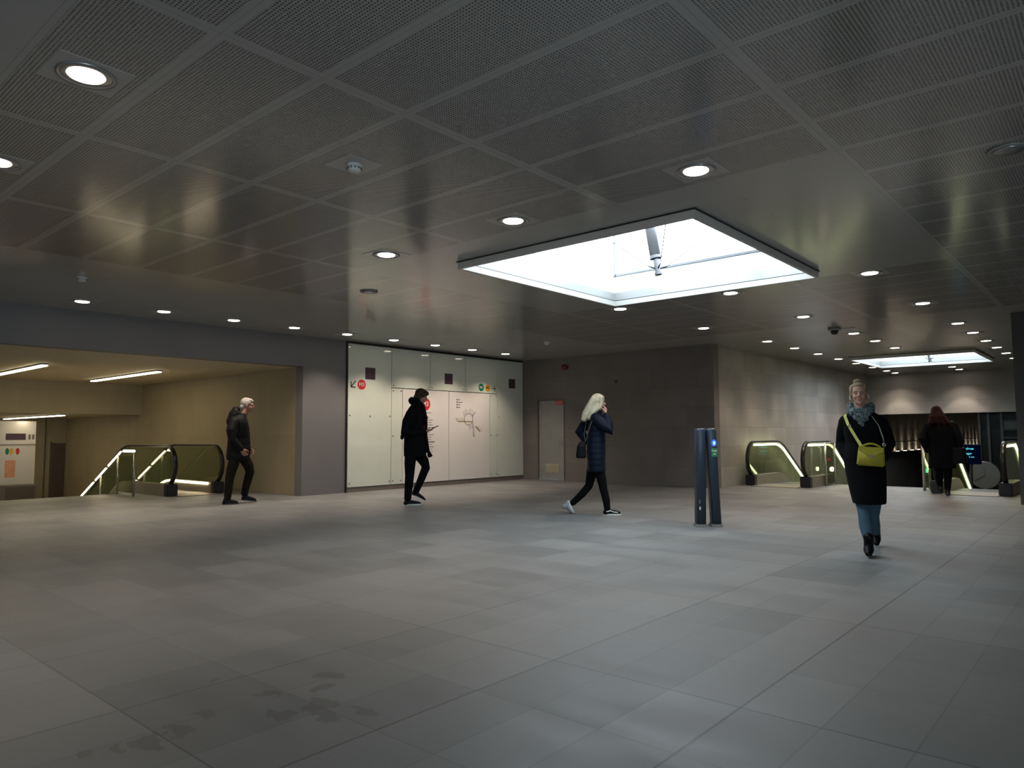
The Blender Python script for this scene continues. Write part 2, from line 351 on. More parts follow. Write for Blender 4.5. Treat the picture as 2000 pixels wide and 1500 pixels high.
def stroke(bm, y0, z0, y1, z1, w, x=None):
    x = XP+.0005 if x is None else x
    a = Vector((0, y0, z0)); b = Vector((0, y1, z1)); d = (b-a).normalized(); n = Vector((0, -d.z, d.y))*w/2
    prism(bm, [(p.y, p.z) for p in (a-n, b-n, b+n, a+n)], lambda u, v, q: Vector((q, u, v)), x, x+.0015)
P = []
for lab, y0, y1, z0, z1, mt, bt in panels:
    e = empty('wall_panel', (0, 0, 0), 0, lab, 'wall panel', 'panels of the white glass wall'); P.append(e)
    box('sheet', W-.01, XP, y0+.003, y1-.003, z0+.003, z1-.003, M[mt], e, .002)
    pts = []
    if bt == 'tl': pts = [(y, z) for y in (y0+.05, y1-.04) for z in (z0+.08, 1.62, z1-.05)]+[(9.76, 1.61)]
    if bt == 'up': pts = [(y0+.05, z0+.05), (y1-.05, z0+.05)]
    if bt == 'na': pts = [(y, z) for y in (y0+.045, y1-.045) for z in (z0+.08, 1.18, z1-.06)]
    if bt == 'tr': pts = [(y0+.04, z) for z in (z0+.06, 1.2, 1.65)]
    for y, z in pts:
        bm = bmesh.new(); disc(bm, y, z, .014, XP-.002, XP+.008, 12); obj('bolt', bm, M['bolt'], e)
for e, y0, y1, z0, z1 in ((P[0], 9.62, 9.89, 2.41, 2.668), (P[2], 11.99, 12.257, 2.425, 2.682), (P[8], 14.342, 14.60, 2.43, 2.678)):
    box('purple_square', XP, XP+.003, y0, y1, z0, z1, M['purple'], e)
def badge(e, y, z, r, mat, s, tm=None):
    bm = bmesh.new(); disc(bm, y, z, r, XP, XP+.003); b = obj('line_disc', bm, M[mat], e)
    wtext(s, y, z, r*1.02, M[tm or 'wtext'], b)
badge(P[0], 9.526, 2.287, .108, 'red', 'M3'); badge(P[5], 11.37, 1.921, .148, 'red', 'M3')
badge(P[3], 13.274, 2.401, .096, 'green', 'M1'); badge(P[3], 13.523, 2.397, .094, 'yellow', 'M2', 'ink')
bm = bmesh.new(); stroke(bm, 9.37, 2.36, 9.25, 2.23, .026); stroke(bm, 9.25, 2.22, 9.25, 2.345, .026); stroke(bm, 9.24, 2.225, 9.365, 2.225, .026); obj('arrow', bm, M['ink'], P[0])
bm = bmesh.new(); stroke(bm, 13.66, 2.391, 13.80, 2.391, .02); stroke(bm, 13.75, 2.46, 13.81, 2.391, .02); stroke(bm, 13.75, 2.322, 13.81, 2.391, .02); obj('arrow', bm, M['ink'], P[3])
# list of stations: illegible small lines beside a vertical line
bm = bmesh.new(); R = random.Random(3)
for i in range(17):
    z = 1.72-i*.057
    if i in (1, 2): continue
    stroke(bm, 11.36, z, 11.40+R.uniform(.12, .26), z, .012 if i != 12 else .024)
obj('station_list', bm, M['inkl'], P[5])
bm = bmesh.new(); stroke(bm, 11.33, 1.75, 11.33, .76, .012); obj('line_diagram', bm, M['red'], P[5])
# network map
bm = bmesh.new(); n = 40; C0 = (12.812, 1.585); ra, rb = .150, .142
for i in range(n):
    a, b = 2*PI*i/n, 2*PI*(i+1)/n
    stroke(bm, C0[0]+ra*math.cos(a), C0[1]+rb*math.sin(a), C0[0]+ra*math.cos(b), C0[1]+rb*math.sin(b), .016)
stroke(bm, 12.965, 1.50, 12.985, 1.16, .018); stroke(bm, 12.985, 1.165, 13.05, 1.165, .014); stroke(bm, 12.94, 1.66, 13.06, 1.77, .016)
obj('map_line', bm, M['inkl'], P[6])
bm = bmesh.new(); stroke(bm, 12.44, 1.525, 12.97, 1.525, .028); stroke(bm, 12.36, 1.60, 12.44, 1.525, .014)
for k in range(3): stroke(bm, 13.06+k*.05, 1.40-k*.04, 13.14+k*.05, 1.36-k*.04, .03)
obj('map_line', bm, M['olive'], P[6])
bm = bmesh.new()
for k in range(9): a = math.radians(20+k*17); stroke(bm, C0[0]+.165*math.cos(a), C0[1]+.165*math.sin(a), C0[0]+.165*math.cos(a)+(-.05 if k > 4 else .045), C0[1]+.165*math.sin(a)+.10, .008)
for k in range(6): stroke(bm, 12.42+k*.045, 1.545, 12.39+k*.045, 1.62, .008)
for k in range(4): stroke(bm, 12.80+k*.04, 1.43, 12.86+k*.035, 1.32+k*.02, .008)
for k in range(5): stroke(bm, 13.0, 1.21+k*.05, 13.05, 1.22+k*.05, .007)
for k in range(5): stroke(bm, 13.1+k*.045, 1.36-k*.02, 13.14+k*.045, 1.44-k*.02, .007)
obj('map_names', bm, M['inkl'], P[6])
bm = bmesh.new()
for k in range(4):
    stroke(bm, 12.39, 2.06-k*.063, 12.425, 2.06-k*.063, .036); stroke(bm, 12.44, 2.06-k*.063, 12.52+.08*(k == 1), 2.06-k*.063, .018)
obj('map_key', bm, M['inkl'], P[6])

# ------------------------------------------------------------------ service door and things on the middle wall
d = empty('door_1', (0, 0, 0)); d['kind'] = 'structure'
box('leaf', DX0+.03, DX1-.03, 14.955, 15.0, .01, DZ-.03, M['door'], d, .003)
bm = bmesh.new(); bx(bm, DX0, DX0+.03, 14.92, 15.05, 0, DZ); bx(bm, DX1-.03, DX1, 14.92, 15.05, 0, DZ); bx(bm, DX0+.03, DX1-.03, 14.92, 15.05, DZ-.03, DZ); obj('door_frame', bm, M['dframe'], d)
bm = bmesh.new(); bx(bm, -11.77, -11.33, 14.945, 14.956, .20, .43)
for k in range(5): bx(bm, -11.74, -11.36, 14.937, 14.946, .225+k*.038, .245+k*.038)
obj('door_vent', bm, M['vent'], d)
bm = bmesh.new(); tube(bm, [(-11.19, 14.955, 1.03), (-11.19, 14.90, 1.03), (-11.34, 14.90, 1.03)], .011, 10); lathe(bm, [(.026, 0), (.026, .008)], (0, 0, 0), 16)
for v in bm.verts[-32:]: v.co = Vector((v.co.x-11.19, 14.953-v.co.z, v.co.y+1.03))
obj('door_handle', bm, M['steel'], d)
bm = bmesh.new(); tube(bm, [(-11.19, 14.955, 1.17), (-11.19, 14.935, 1.17)], .02, 14); obj('door_lock', bm, M['steel'], d)
ds = box('door_notice', -11.42, -11.17, 14.945, 14.955, 1.975, 2.075, M['redsign'], d)
bm = bmesh.new()
for k in range(2): bx(bm, -11.39, -11.20-.03*k, 14.942, 14.9452, 2.035-.03*k, 2.043-.03*k)
obj('notice_print', bm, M['wtext'], ds)
struct('door_light_blocker', DX0-.1, DX1+.1, 15.06, 15.3, -.2, DZ+.1, M['black'])  # unseen black box added to block sky light at the door gap
e = empty('fire_alarm_sounder', (-11.05, 14.93, 2.93), 0, 'small round red fire alarm sounder high on the stone wall above the grey door', 'alarm')
bm = bmesh.new(); lathe(bm, [(.062, 0), (.062, .03), (.055, .045)], n=24); bmesh.ops.rotate(bm, verts=bm.verts, cent=(0, 0, 0), matrix=Matrix.Rotation(PI/2, 3, 'X')); obj('mounting_base', bm, M['alarm'], e)
bm = bmesh.new(); lathe(bm, [(.05, .04), (.072, .055), (.075, .10), (.05, .125), (.015, .13)], n=24); bmesh.ops.rotate(bm, verts=bm.verts, cent=(0, 0, 0), matrix=Matrix.Rotation(PI/2, 3, 'X')); obj('alarm_cover', bm, M['alarm'], e, True)
e = empty('wall_sensor', (-9.54, 14.93, 2.48), 0, 'tiny dark round sensor on the middle stone wall', 'sensor')
bm = bmesh.new(); lathe(bm, [(.03, 0), (.028, .02), (.012, .03)], n=16); bmesh.ops.rotate(bm, verts=bm.verts, cent=(0, 0, 0), matrix=Matrix.Rotation(PI/2, 3, 'X')); obj('sensor_body', bm, M['black'], e)

# ------------------------------------------------------------------ skylights
def skylight(x0, x1, y0, y1, n, lab):
    e = empty('skylight', ((x0+x1)/2, (y0+y1)/2, CZ), 0, lab, 'skylight')
    cx, cy = (x0+x1)/2, (y0+y1)/2
    def rim(name, o, i, za, zb, mat):
        bm = bmesh.new()
        bx(bm, x0-o-cx, x1+o-cx, y0-o-cy, y0-i-cy, za, zb); bx(bm, x0-o-cx, x1+o-cx, y1+i-cy, y1+o-cy, za, zb)
        bx(bm, x0-o-cx, x0-i-cx, y0-i-cy, y1+i-cy, za, zb); bx(bm, x1+i-cx, x1+o-cx, y0-i-cy, y1+i-cy, za, zb)
        return obj(name, bm, mat, e)
    rim('rim_shadow_gap', .012, -.03, -.012, -.0005, M['black']); rim('rim', .0, -.035, -.085, -.012, M['rimm'])  # black frame stands in for the shade in the gap above the rim
    rim('shaft_lining', .04, 0, .121, .37, M['shaft']); box('glazing_rail', x0-cx, x1-cx, y1-cy-.03, y1-cy, .37, .40, M['dsteel'], e)
    zt_ = 1.45
    ax, ay = (x1-x0)/2, (y1-y0)/2
    bm = bmesh.new()
    for sx in (-1, 1):
        for sy in (-1, 1): bx(bm, sx*(ax-.03)-.012, sx*(ax-.03)+.012, sy*(ay-.03)-.012, sy*(ay-.03)+.012, .371, zt_)
    bx(bm, -ax, ax, -ay, -ay+.03, zt_, zt_+.04); bx(bm, -ax, ax, ay-.03, ay, zt_, zt_+.04); bx(bm, -ax, -ax+.03, -ay, ay, zt_, zt_+.04); bx(bm, ax-.03, ax, -ay, ay, zt_, zt_+.04)
    obj('lantern_frame', bm, M['dsteel'], e)
    bm = bmesh.new(); bx(bm, -ax, ax, -ay, ay, zt_+.04, zt_+.05); obj('roof_pane', bm, M['pane'], e)
    hub = Vector((.16, .04, -.05)); top = Vector((-.06, -.03, zt_))
    dv = (top-hub).normalized()
    bm = bmesh.new(); tube(bm, [hub+dv*.16, top], .065, 20); obj('strut', bm, M['ring'], e, True)
    bm = bmesh.new(); tube(bm, [hub-dv*.06, hub+dv*.16], .034, 16); tube(bm, [hub-dv*.07, hub-dv*.04], .044, 16); tube(bm, [hub+dv*.13, hub+dv*.165], .07, 20)
    for sx in (-1, 1):
        for sy in (-1, 1): tube(bm, [hub, hub+Vector((sx*.08, sy*.08, .035))], [.012, .008], 8)
    hb = obj('strut_foot', bm, M['dsteel'], e)
    for sx in (-1, 1):
        for sy in (-1, 1):
            bm = bmesh.new(); tube(bm, [hub+Vector((sx*.08, sy*.08, .035)), (sx*(ax-.04), sy*(ay-.04), zt_)], .0055, 6); obj('cable', bm, M['dsteel'], e)
skylight(*SKY[1], 1, 'large bright rectangular skylight with a tension strut, nearest the viewer')
skylight(*SKY[2], 2, 'smaller-looking far skylight with a strut, near the back wall')

# ------------------------------------------------------------------ recessed downlights
def make_down():
    e = empty('downlight', (0, 0, CZ))
    bm = bmesh.new(); bx(bm, -.19, .19, -.19, .19, -.004, -.0002); obj('mounting_plate', bm, M['cplate'], e)
    bm = bmesh.new()
    lathe(bm, [(.150, -.0045), (.150, -.012), (.138, -.014), (.128, -.0045)], n=36, close=False); obj('trim_ring', bm, M['ring'], e, True)
    bm = bmesh.new(); lathe(bm, [(.128, -.0055), (.122, -.008), (.095, -.006)], n=36, close=False); obj('reflector', bm, M['refl'], e, True)
    bm = bmesh.new(); lathe(bm, [(.096, -.006), (.09, -.012), (.05, -.016), (.001, -.017)], n=32); obj('lamp', bm, M['lamp'], e, True)
    return e
M['cplate'] = plain('ceiling_plate', (.385, .38, .365), .2, 0, .02)
proto = make_down()
first = [True]
LD = {}
def spot_data(power, col, ang, blend, rad=.05):
    k = (power, col, ang)
    if k not in LD:
        l = bpy.data.lights.new('lamp_beam', 'SPOT'); l.energy = power; l.color = col; l.spot_size = math.radians(ang); l.spot_blend = blend; l.shadow_soft_size = rad; LD[k] = l
    return LD[k]
WARM = (1, .84, .68); NEUT = (1, .80, .64)
def down(x, y, lab, power=K_DOWN, col=NEUT, ang=112, blend=.7, scale=1.0, grp='ceiling downlights'):
    e = proto if first[0] else copy_tree(proto); first[0] = False
    e.location = (x, y, CZ); e.scale = (scale, scale, 1); tag(e, lab, 'downlight', grp)
    o = bpy.data.objects.new('lamp_beam', spot_data(power, col, ang, blend)); COL.objects.link(o); o.parent = e; o.location = (0, 0, -.03)
ORD = ['first', 'second', 'third', 'fourth', 'fifth', 'sixth', 'seventh', 'eighth', 'ninth', 'tenth', 'eleventh', 'twelfth']
down(-4.30, 1.37, 'large round downlight nearest the camera at the upper left of the ceiling')
down(-6.17, 1.40, 'round downlight cut off by the left edge of the photo')
down(-2.43, 4.97, 'round downlight in front of the right near corner of the large skylight')
down(-4.31, 5.01, 'round downlight in front of the middle of the large skylight')
down(-6.19, 5.03, 'round downlight off the left corner of the large skylight')
down(-6.13, 9.75, 'round downlight just behind the far corner of the large skylight')
down(-4.26, 9.71, 'round downlight behind the far edge of the large skylight')
down(-2.41, 9.67, 'round downlight just right of the right corner of the large skylight')
down(-6.09, 12.62, 'round downlight above the outer corner of the dark stone wall')
down(-4.21, 12.55, 'round downlight between the large skylight and the ceiling camera')
down(-2.38, 12.51, 'nearest downlight of the right-hand row that runs to the pier')
for i, y in enumerate((15.40, 17.07, 18.74, 20.4, 22.05, 23.75, 25.4, 26.5)):
    down(-5.95, y, ORD[i]+' downlight of the row along the alcove wall, counted from the near corner', K_DOWN*(1.15 if i < 7 else 1.9), NEUT, 84 if i < 7 else 76, .35)
for i, y in enumerate((15.36, 16.95, 18.65)): down(-4.17, y, ORD[i]+' downlight of the middle row in front of the far skylight', K_DOWN*.75, NEUT, 84, .6)
for i, y in enumerate((23.75, 25.3, 26.5)): down(-4.10, y, ORD[i]+' downlight of the middle row behind the far skylight', K_DOWN*(.85 if i < 2 else 1.9), NEUT, 84 if i < 2 else 76, .35)
for i, y in enumerate((15.26, 16.9, 18.6, 20.25, 21.87, 23.5)): down(-2.35, y, ORD[i+1]+' downlight of the right-hand row that runs to the pier', K_DOWN*.75, NEUT, 84, .6)
for i in range(9): down(-11.70, 3.79+1.187*i, ORD[i]+' downlight from the left in the row close along the left wall', K_WALL, WARM, 110, grp='downlights along the left wall')
# ceiling fittings
def fitting(name, x, y, lab, cat, parts, rz=0):
    e = empty(name, (x, y, CZ), rz, lab, cat)
    for nm, fn, mt in parts:
        bm = bmesh.new(); fn(bm); obj(nm, bm, M[mt], e, nm != 'plate')
    return e
def det(x, y, lab, plate=True):
    ps = [('detector_base', lambda b: lathe(b, [(.062, -.001), (.062, -.018), (.056, -.022)]), 'white'),
          ('detector_head', lambda b: lathe(b, [(.052, -.022), (.050, -.045), (.036, -.058), (.01, -.06)]), 'white')]
    if plate: ps.insert(0, ('plate', lambda b: bx(b, -.15, .15, -.15, .15, -.004, -.0002), 'cplate'))
    e = fitting('smoke_detector', x, y, lab, 'smoke detector', ps, 0)
    bm = bmesh.new()
    for k in range(12):
        a = 2*PI*k/12; c = Vector((math.cos(a)*.0515, math.sin(a)*.0515, -.033)); lathe(bm, [(.006, -.005), (.006, .005)], c, 6)
    obj('vent_slots', bm, M['black'], e)
det(-4.28, 3.17, 'white smoke detector on a square plate in the left ceiling panels')
det(-9.91, 3.20, 'small white smoke detector on the plain ceiling near the left opening', False)
det(-9.55, 12.2, 'small white smoke detector on the ceiling before the glass wall', False)
for x, y, lab in ((-7.98, 6.18, 'round grey ceiling loudspeaker left of the large skylight'), (-.58, 6.06, 'round grey ceiling loudspeaker at the right edge of the photo')):
    fitting('ceiling_loudspeaker', x, y, lab, 'loudspeaker', [('speaker_ring', lambda b: lathe(b, [(.125, -.001), (.122, -.014), (.10, -.014)], n=32), 'frame'), ('speaker_grille', lambda b: lathe(b, [(.1, -.014), (.06, -.02), (.001, -.021)], n=32), 'ring')])
e = fitting('dome_camera', -4.24, 14.35, 'small dome security camera under the ceiling beyond the large skylight', 'security camera',
            [('camera_mount', lambda b: bx(b, -.09, .09, -.09, .09, -.05, -.001), 'frame'), ('camera_dome', lambda b: lathe(b, [(.07, -.05), (.068, -.08), (.05, -.115), (.02, -.13)]), 'black')])
bm = bmesh.new(); tube(bm, [(.09, 0, -.025), (.34, .12, -.012)], .008, 6); obj('conduit', bm, M['frame'], e)

# ------------------------------------------------------------------ light strips of the portal
def strip(x0, x1, y, z, lab, watts):
    e = empty('light_strip', ((x0+x1)/2, y, z), 0, lab, 'ceiling light', 'linear lights of the left passage'); h = (x1-x0)/2
    box('housing', -h-.02, h+.02, -.06, .06, -.03, -.001, M['frame'], e); box('diffuser', -h, h, -.05, .05, -.05, -.03, M['tubel'], e)
    l = bpy.data.lights.new('strip_light', 'AREA'); l.shape = 'RECTANGLE'; l.size = 2*h; l.size_y = .1; l.energy = watts; l.color = (1, .76, .42)
    o = bpy.data.objects.new('strip_light', l); COL.objects.link(o); o.parent = e; o.location = (0, 0, -.055)
strip(-19.1, -15.38, 6.48, 2.585, 'white linear ceiling light right of the other, above the escalators', 7)
strip(-18.9, -15.48, 4.42, 2.585, 'white linear ceiling light cut off by the left edge of the photo', 7)
strip(-18.9, -15.48, 2.36, 2.585, 'white linear ceiling light further left outside the photo', 7)
strip(-25.6, -20.6, 6.33, 1.78, 'dim linear light under the lower ceiling of the rear passage', 6)

# ------------------------------------------------------------------ escalators
def escalator(name, org, ang, half, lab, L1, ledmat, led_at, depth=4.2):
    """local: +X runs down the escalator, Y lateral"""
    e = empty(name, org, ang, lab, 'escalator'); sl = math.tan(math.radians(30)); X1 = L1+depth/sl
    zf = lambda u, h: h if u < L1-.35 else (h-sl*(u-L1) if u > L1+.35 else h-sl*((u-L1+.35)**2)/(4*.35))
    us = [.42+i*(L1-.35-.42)/4 for i in range(5)]+[L1-.35+i*.1 for i in range(1, 8)]+[X1]
    for s in (-1, 1):
        y = s*half
        fr = [(.30, .20)]+[(.40-.38*math.cos(math.radians(a)), .60+.40*math.sin(math.radians(a))) for a in range(-50, 90, 10)]
        path = [Vector((u, y, z)) for u, z in fr]+[Vector((u, y, zf(u, 1.0))) for u in us]
        bm = bmesh.new(); sweep_rect(bm, path, (0, 1, 0), .085, .045); bmesh.ops.bevel(bm, geom=[q for q in bm.edges], offset=.008, segments=1, affect='EDGES'); obj('handrail', bm, M['rubber'], e, True)
        # glass
        low = [(.34, .23)]+[(u, zf(u, .23)) for u in us]
        inner = [(.40-.345*math.cos(math.radians(a)), .60+.365*math.sin(math.radians(a))) for a in range(-50, 90, 10)]+[(u, zf(u, .965)) for u in us]
        bm = bmesh.new(); prism(bm, inner+list(reversed(low)), lambda u, v, d: Vector((u, y+d, v)), -.006, .006); obj('balustrade_glass', bm, M['glass'], e)
        # deck / skirt
        top = [(.28, .235)]+[(u, zf(u, .235)) for u in us]; bot = [(.28, .0)]+[(u, zf(u, 0)-(.45 if u > .9 else 0)) for u in us]
        bm = bmesh.new(); prism(bm, top+list(reversed(bot)), lambda u, v, d: Vector((u, y+d, v)), -.10, .10); obj('skirt', bm, M['deck'], e)
        bm = bmesh.new(); bx(bm, .12, .285, y-.11, y+.11, 0.001, .245); bmesh.ops.bevel(bm, geom=list(bm.edges), offset=.02, segments=2, affect='EDGES'); obj('newel_base', bm, M['black'], e)
        # light line
        if led_at == 'rail':
            p = [Vector((u, y+0*s, zf(u, .93))) for u in us]; bm = bmesh.new(); sweep_rect(bm, p, (0, 1, 0), .03, .045); obj('light_line', bm, M[ledmat], e)
        elif s == led_at:
            p = [Vector((u, y-s*.11, zf(u, .20))) for u in us]; bm = bmesh.new(); sweep_rect(bm, p, (0, 1, 0), .02, .045); obj('light_line', bm, M[ledmat], e)
    bm = bmesh.new(); bx(bm, -.1, .9, -half+.101, half-.101, .001, .012); obj('landing_plate', bm, M['deck'], e)
    bm = bmesh.new(); u = .9
    while u < X1-.4:
        z = zf(u+.2, 0.0); bx(bm, u, u+.395, -half+.12, half-.12, z-.22, z+.01); u += .4
    o = obj('steps', bm, M['stepm'], e)
    box('truss_underside', .95, L1+.2, -half-.1, half+.1, -1.0, -.4, M['dark'], e)
    return e
escalator('escalator', (-14.42, 6.94, 0), PI, .485, 'glass sided escalator in the left passage beyond the man in black', 2.55, 'led', -1, 2.6)
escalator('escalator', (-6.12, 16.02, 0), PI/2, .62, 'glass sided escalator along the alcove wall, left of the woman with the yellow bag', 2.05, 'ledy', 'rail')
escalator('escalator', (-2.42, 16.05, 0), PI/2, .56, 'glass sided escalator beside the right pier, which the dark haired person boards', 2.05, 'ledy', 'rail')

# stair balustrade with lit handrail (left passage)
e = empty('stair_railing', (0, 0, 0), 0, 'steel stair railing with a bright lit handrail at the left escalator', 'railing')
RZ = lambda x: .90 if x > -15.9 else .90-.475*(-15.9-x)
for a, b in ((-15.3, -15.80), (-15.96, -16.58), (-16.72, -17.28), (-17.42, -18.6)):
    bm = bmesh.new(); tube(bm, [(a, 6.0, RZ(a)), (b, 6.0, RZ(b))], .026, 12); obj('lit_handrail', bm, M['led'], e, True)
bm = bmesh.new(); tube(bm, [(-15.27, 6.0, .875), (-15.9, 6.0, .872), (-18.6, 6.0, RZ(-18.6)-.03)], .010, 10); obj('rail', bm, M['dsteel'], e, True)
for x, zb in ((-15.27, 0), (-16.1, 0), (-17.0, -.6), (-18.3, -1.3)):
    bm = bmesh.new(); tube(bm, [(x, 6.0, zb), (x, 6.0, RZ(x)-.02)], .022, 12); obj('post', bm, M['steel'], e, True)
bm = bmesh.new(); prism(bm, [(-15.33, .06), (-15.33, .80), (-15.9, .80), (-18.5, RZ(-18.5)-.1), (-18.5, RZ(-18.5)-.9), (-16.2, .06)], lambda u, v, d: Vector((u, 6.0+d, v)), -.005, .005); obj('glass_infill', bm, M['glass'], e)
bm = bmesh.new()
for i in range(12): bx(bm, -16.25-.32*(i+1), -16.25-.32*i, 1.0, 5.95, -3, -.16*(i+1)) 
o = obj('stair_steps', bm, M['lime_x']); o.name = 'stairs_portal'; o['kind'] = 'structure'

# far things of the left passage
PXR = -26
e = empty('information_panel', (-23.9, 5.95, -1.15), 0, 'tall bright glass information panel at the far left edge', 'information panel')
box('panel_sheet', -.05, .0, -1.6, .72, 0, 2.80, M['gmap'], e); box('panel_bar', .0, .012, -1.6, .72, 2.12, 2.15, M['frame'], e)
box('title_band', .0, .006, -.01, .47, 2.27, 2.45, M['purple'], e)
for k, (y, mt) in enumerate(((.04, 'green'), (.14, 'yellow'), (.29, 'red'))):
    bm = bmesh.new(); prism(bm, [(.055*math.cos(2*PI*i/20), .085*math.sin(2*PI*i/20)) for i in range(20)], lambda u, v, d: Vector((d, y+u*.8, 1.95+v*1.1)), 0, .006); obj('line_disc', bm, M[mt], e)
M['salmon'] = plain('salmon_print', (.75, .36, .22), .5)
box('printed_notice', .0, .005, .0, .25, 1.22, 1.70, M['salmon'], e)
for k in range(2): box('panel_print', .0, .005, .54+k*.09, .59+k*.09, 2.28, 2.42, M['inkl'], e)
e = empty('service_cabinet', (-23.2, 6.05, -1.15), 0, 'low dark brown cabinet in front of the far left information panel', 'cabinet')
box('cabinet_body', -.25, .25, -.42, .42, 0, 1.05, M['plinth'], e, .01); box('cabinet_door', .25, .262, -.30, .38, .05, 1.0, M['dframe'], e); box('cabinet_side_slot', .1, .2, .42, .43, .2, .9, M['black'], e)
d = empty('door_2', (-26, 0, 0)); d['kind'] = 'structure'
M['ddoor'] = plain('dark_brown_door', (.09, .06, .045), .5)
box('leaf', .0, .03, 7.72, 8.08, -1.15, 1.0, M['ddoor'], d); box('door_frame', .0, .02, 7.66, 7.72, -1.15, 1.05, M['dframe'], d)
struct('trim_4', -26, -25.97, 7.50, 7.53, -3, 1.78, M['dframe'])
struct('floor_passage_landing', -26, -20.5, -3, 8.1, -1.25, -1.15, M['lime_x'])

# ------------------------------------------------------------------ right lobby things
e = empty('card_reader_gate', (-3.33, 17.15, 0), 0, 'slim steel gate post frame with a small green light beside the far escalator', 'gate')
for y in (-.28, .28):
    bm = bmesh.new(); tube(bm, [(0, y, 0), (0, y, .97)], .028, 12); obj('post', bm, M['steel'], e, True)
bm = bmesh.new(); tube(bm, [(0, -.28, .97), (0, .28, .97)], .028, 12); obj('top_rail', bm, M['steel'], e, True)
box('gate_glass', -.006, .006, -.25, .25, .06, .94, M['glass'], e)
bm = bmesh.new(); tube(bm, [(.0, -.02, .40), (.02, -.02, .40)], .045, 16); obj('green_light', bm, M['greenl'], e)
e = empty('signal_gate', (-5.34, 17.40, 0), 0, 'glass gate with a lit ring beside the escalator at the alcove wall', 'gate')
for y in (-.32, .32):
    bm = bmesh.new(); tube(bm, [(0, y, 0), (0, y, .97)], .022, 12); obj('post', bm, M['steel'], e, True)
bm = bmesh.new(); tube(bm, [(0, -.32, .97), (0, .32, .97)], .02, 12); obj('top_rail', bm, M['steel'], e, True)
box('gate_glass', -.006, .006, -.29, .29, .05, .95, M['glass'], e)
bm = bmesh.new(); prism(bm, [(.085*math.cos(2*PI*i/20), .050*math.sin(2*PI*i/20)) for i in range(20)], lambda u, v, d: Vector((d, .10+u, .36+v)), .006, .016); g2 = obj('lit_ring', bm, M['uplight'], e)
bm = bmesh.new(); prism(bm, [(.042*math.cos(2*PI*i/20), .025*math.sin(2*PI*i/20)) for i in range(20)], lambda u, v, d: Vector((d, .10+u, .36+v)), .016, .019); obj('ring_core', bm, M['black'], g2)
box('red_mark', .006, .010, -.20, .0, .56, .62, M['redl'], e)
# uplights on the ledge and rail beyond
e = empty('ledge_handrail', (-6.85, 0, 0), 0, 'thin dark handrail along the lit wall beyond the far header', 'handrail')
bm = bmesh.new(); tube(bm, [(0, 28.5, .85), (0, 59, .85)], .025, 8); obj('rail', bm, M['dsteel'], e)
bm = bmesh.new()
for y in range(29, 59, 3): tube(bm, [(0, y, .46), (0, y, .85)], .015, 6)
obj('brackets', bm, M['dsteel'], e)
upp = None
for i in range(18):
    y = 30.6+1.2*i
    if upp is None:
        upp = empty('ledge_uplight', (0, 0, 0)); box('uplight_housing', -.06, .06, -.10, .10, 0, .03, M['dsteel'], upp); box('uplight_lens', -.045, .045, -.085, .085, .03, .035, M['uplight'], upp); u_ = upp
    else: u_ = copy_tree(upp)
    u_.location = (-6.90, y, .46); tag(u_, 'small bright uplight on the ledge of the wall seen below the far header', 'uplight', 'uplights on the far ledge')
    o = bpy.data.objects.new('uplight_beam', spot_data(5.0, (1, .86, .66), 70, .8, .03)); COL.objects.link(o); o.parent = u_; o.location = (0.0, 0, .05); o.rotation_euler = (PI, 0, 0)
M['dmul'] = plain('dark_mullion', (.02, .024, .026), .5)
# lift shaft front
e = empty('glass_lift_front', (-2.6, 27.35, -5), 0, 'tall dark glass front with horizontal bars at the right under the far header', 'glass front')
box('dark_glass', -1.15, 1.1, 0, .05, 0, 6.83, M['dglass'], e)
for z in (6.55, 6.28, 6.02, 5.72): box('cross_bar', -.55, 1.1, -.06, -.001, z-.02, z+.02, M['dmul'], e)
for x in (-1.15, -.90, -.55): box('mullion', x-.035, x+.035, -.07, -.001, 0, 6.83, M['dmul'], e)
box('teal_reflection', -.5, 1.1, -.02, -.001, 6.31, 6.52, M['tealm'], e)  # teal colour imitates reflections in the dark glass
bm = bmesh.new(); tube(bm, [(-.0, -.08, 6.80), (1.1, -.08, 6.80)], .012, 6); obj('edge_light', bm, glow('teal_edge_light', (.3, 1, .8), 1.2), e)
e = empty('platform_clock', (-3.52, 26.2, -.12), 0, 'round grey clock hanging low at the right behind the far escalator', 'clock')
def yface(bm, r, y0, y1, n=40): prism(bm, [(r*math.cos(2*PI*i/n), r*math.sin(2*PI*i/n)) for i in range(n)], lambda u, v, d: Vector((u, d, v)), y0, y1)
bm = bmesh.new(); yface(bm, .40, -.04, .04); obj('clock_face', bm, M['clock'], e)
bm = bmesh.new(); tube(bm, [(.405*math.cos(2*PI*i/40), 0, .405*math.sin(2*PI*i/40)) for i in range(41)], .02, 8, False); obj('clock_rim', bm, M['dsteel'], e, True)
for nm, a, L, wd in (('hour_hand', 95, .20, .03), ('minute_hand', 212, .32, .022)):
    bm = bmesh.new(); c, s_ = math.cos(math.radians(a)), math.sin(math.radians(a)); q = Vector((-s_, 0, c))*wd/2
    prism(bm, [(p.x, p.z) for p in (-q, Vector((c, 0, s_))*L-q*.6, Vector((c, 0, s_))*L+q*.6, q)], lambda u, v, d: Vector((u, d, v)), -.055, -.045); obj(nm, bm, M['ink'], e)
bm = bmesh.new(); tube(bm, [(0, 0, -.4), (0, 0, -4.88)], .05, 12); obj('clock_post', bm, M['dsteel'], e, True)
e = empty('departure_screen', (-3.62, 24.6, .60), 0, 'small dark departure screen with cyan lines of text right of the dark haired person', 'screen')
box('screen_housing', -.30, .25, 0, .08, -.33, .25, M['black'], e, .01); box('screen_glass', -.29, .24, -.004, -.0005, -.32, .24, M['screen'], e)
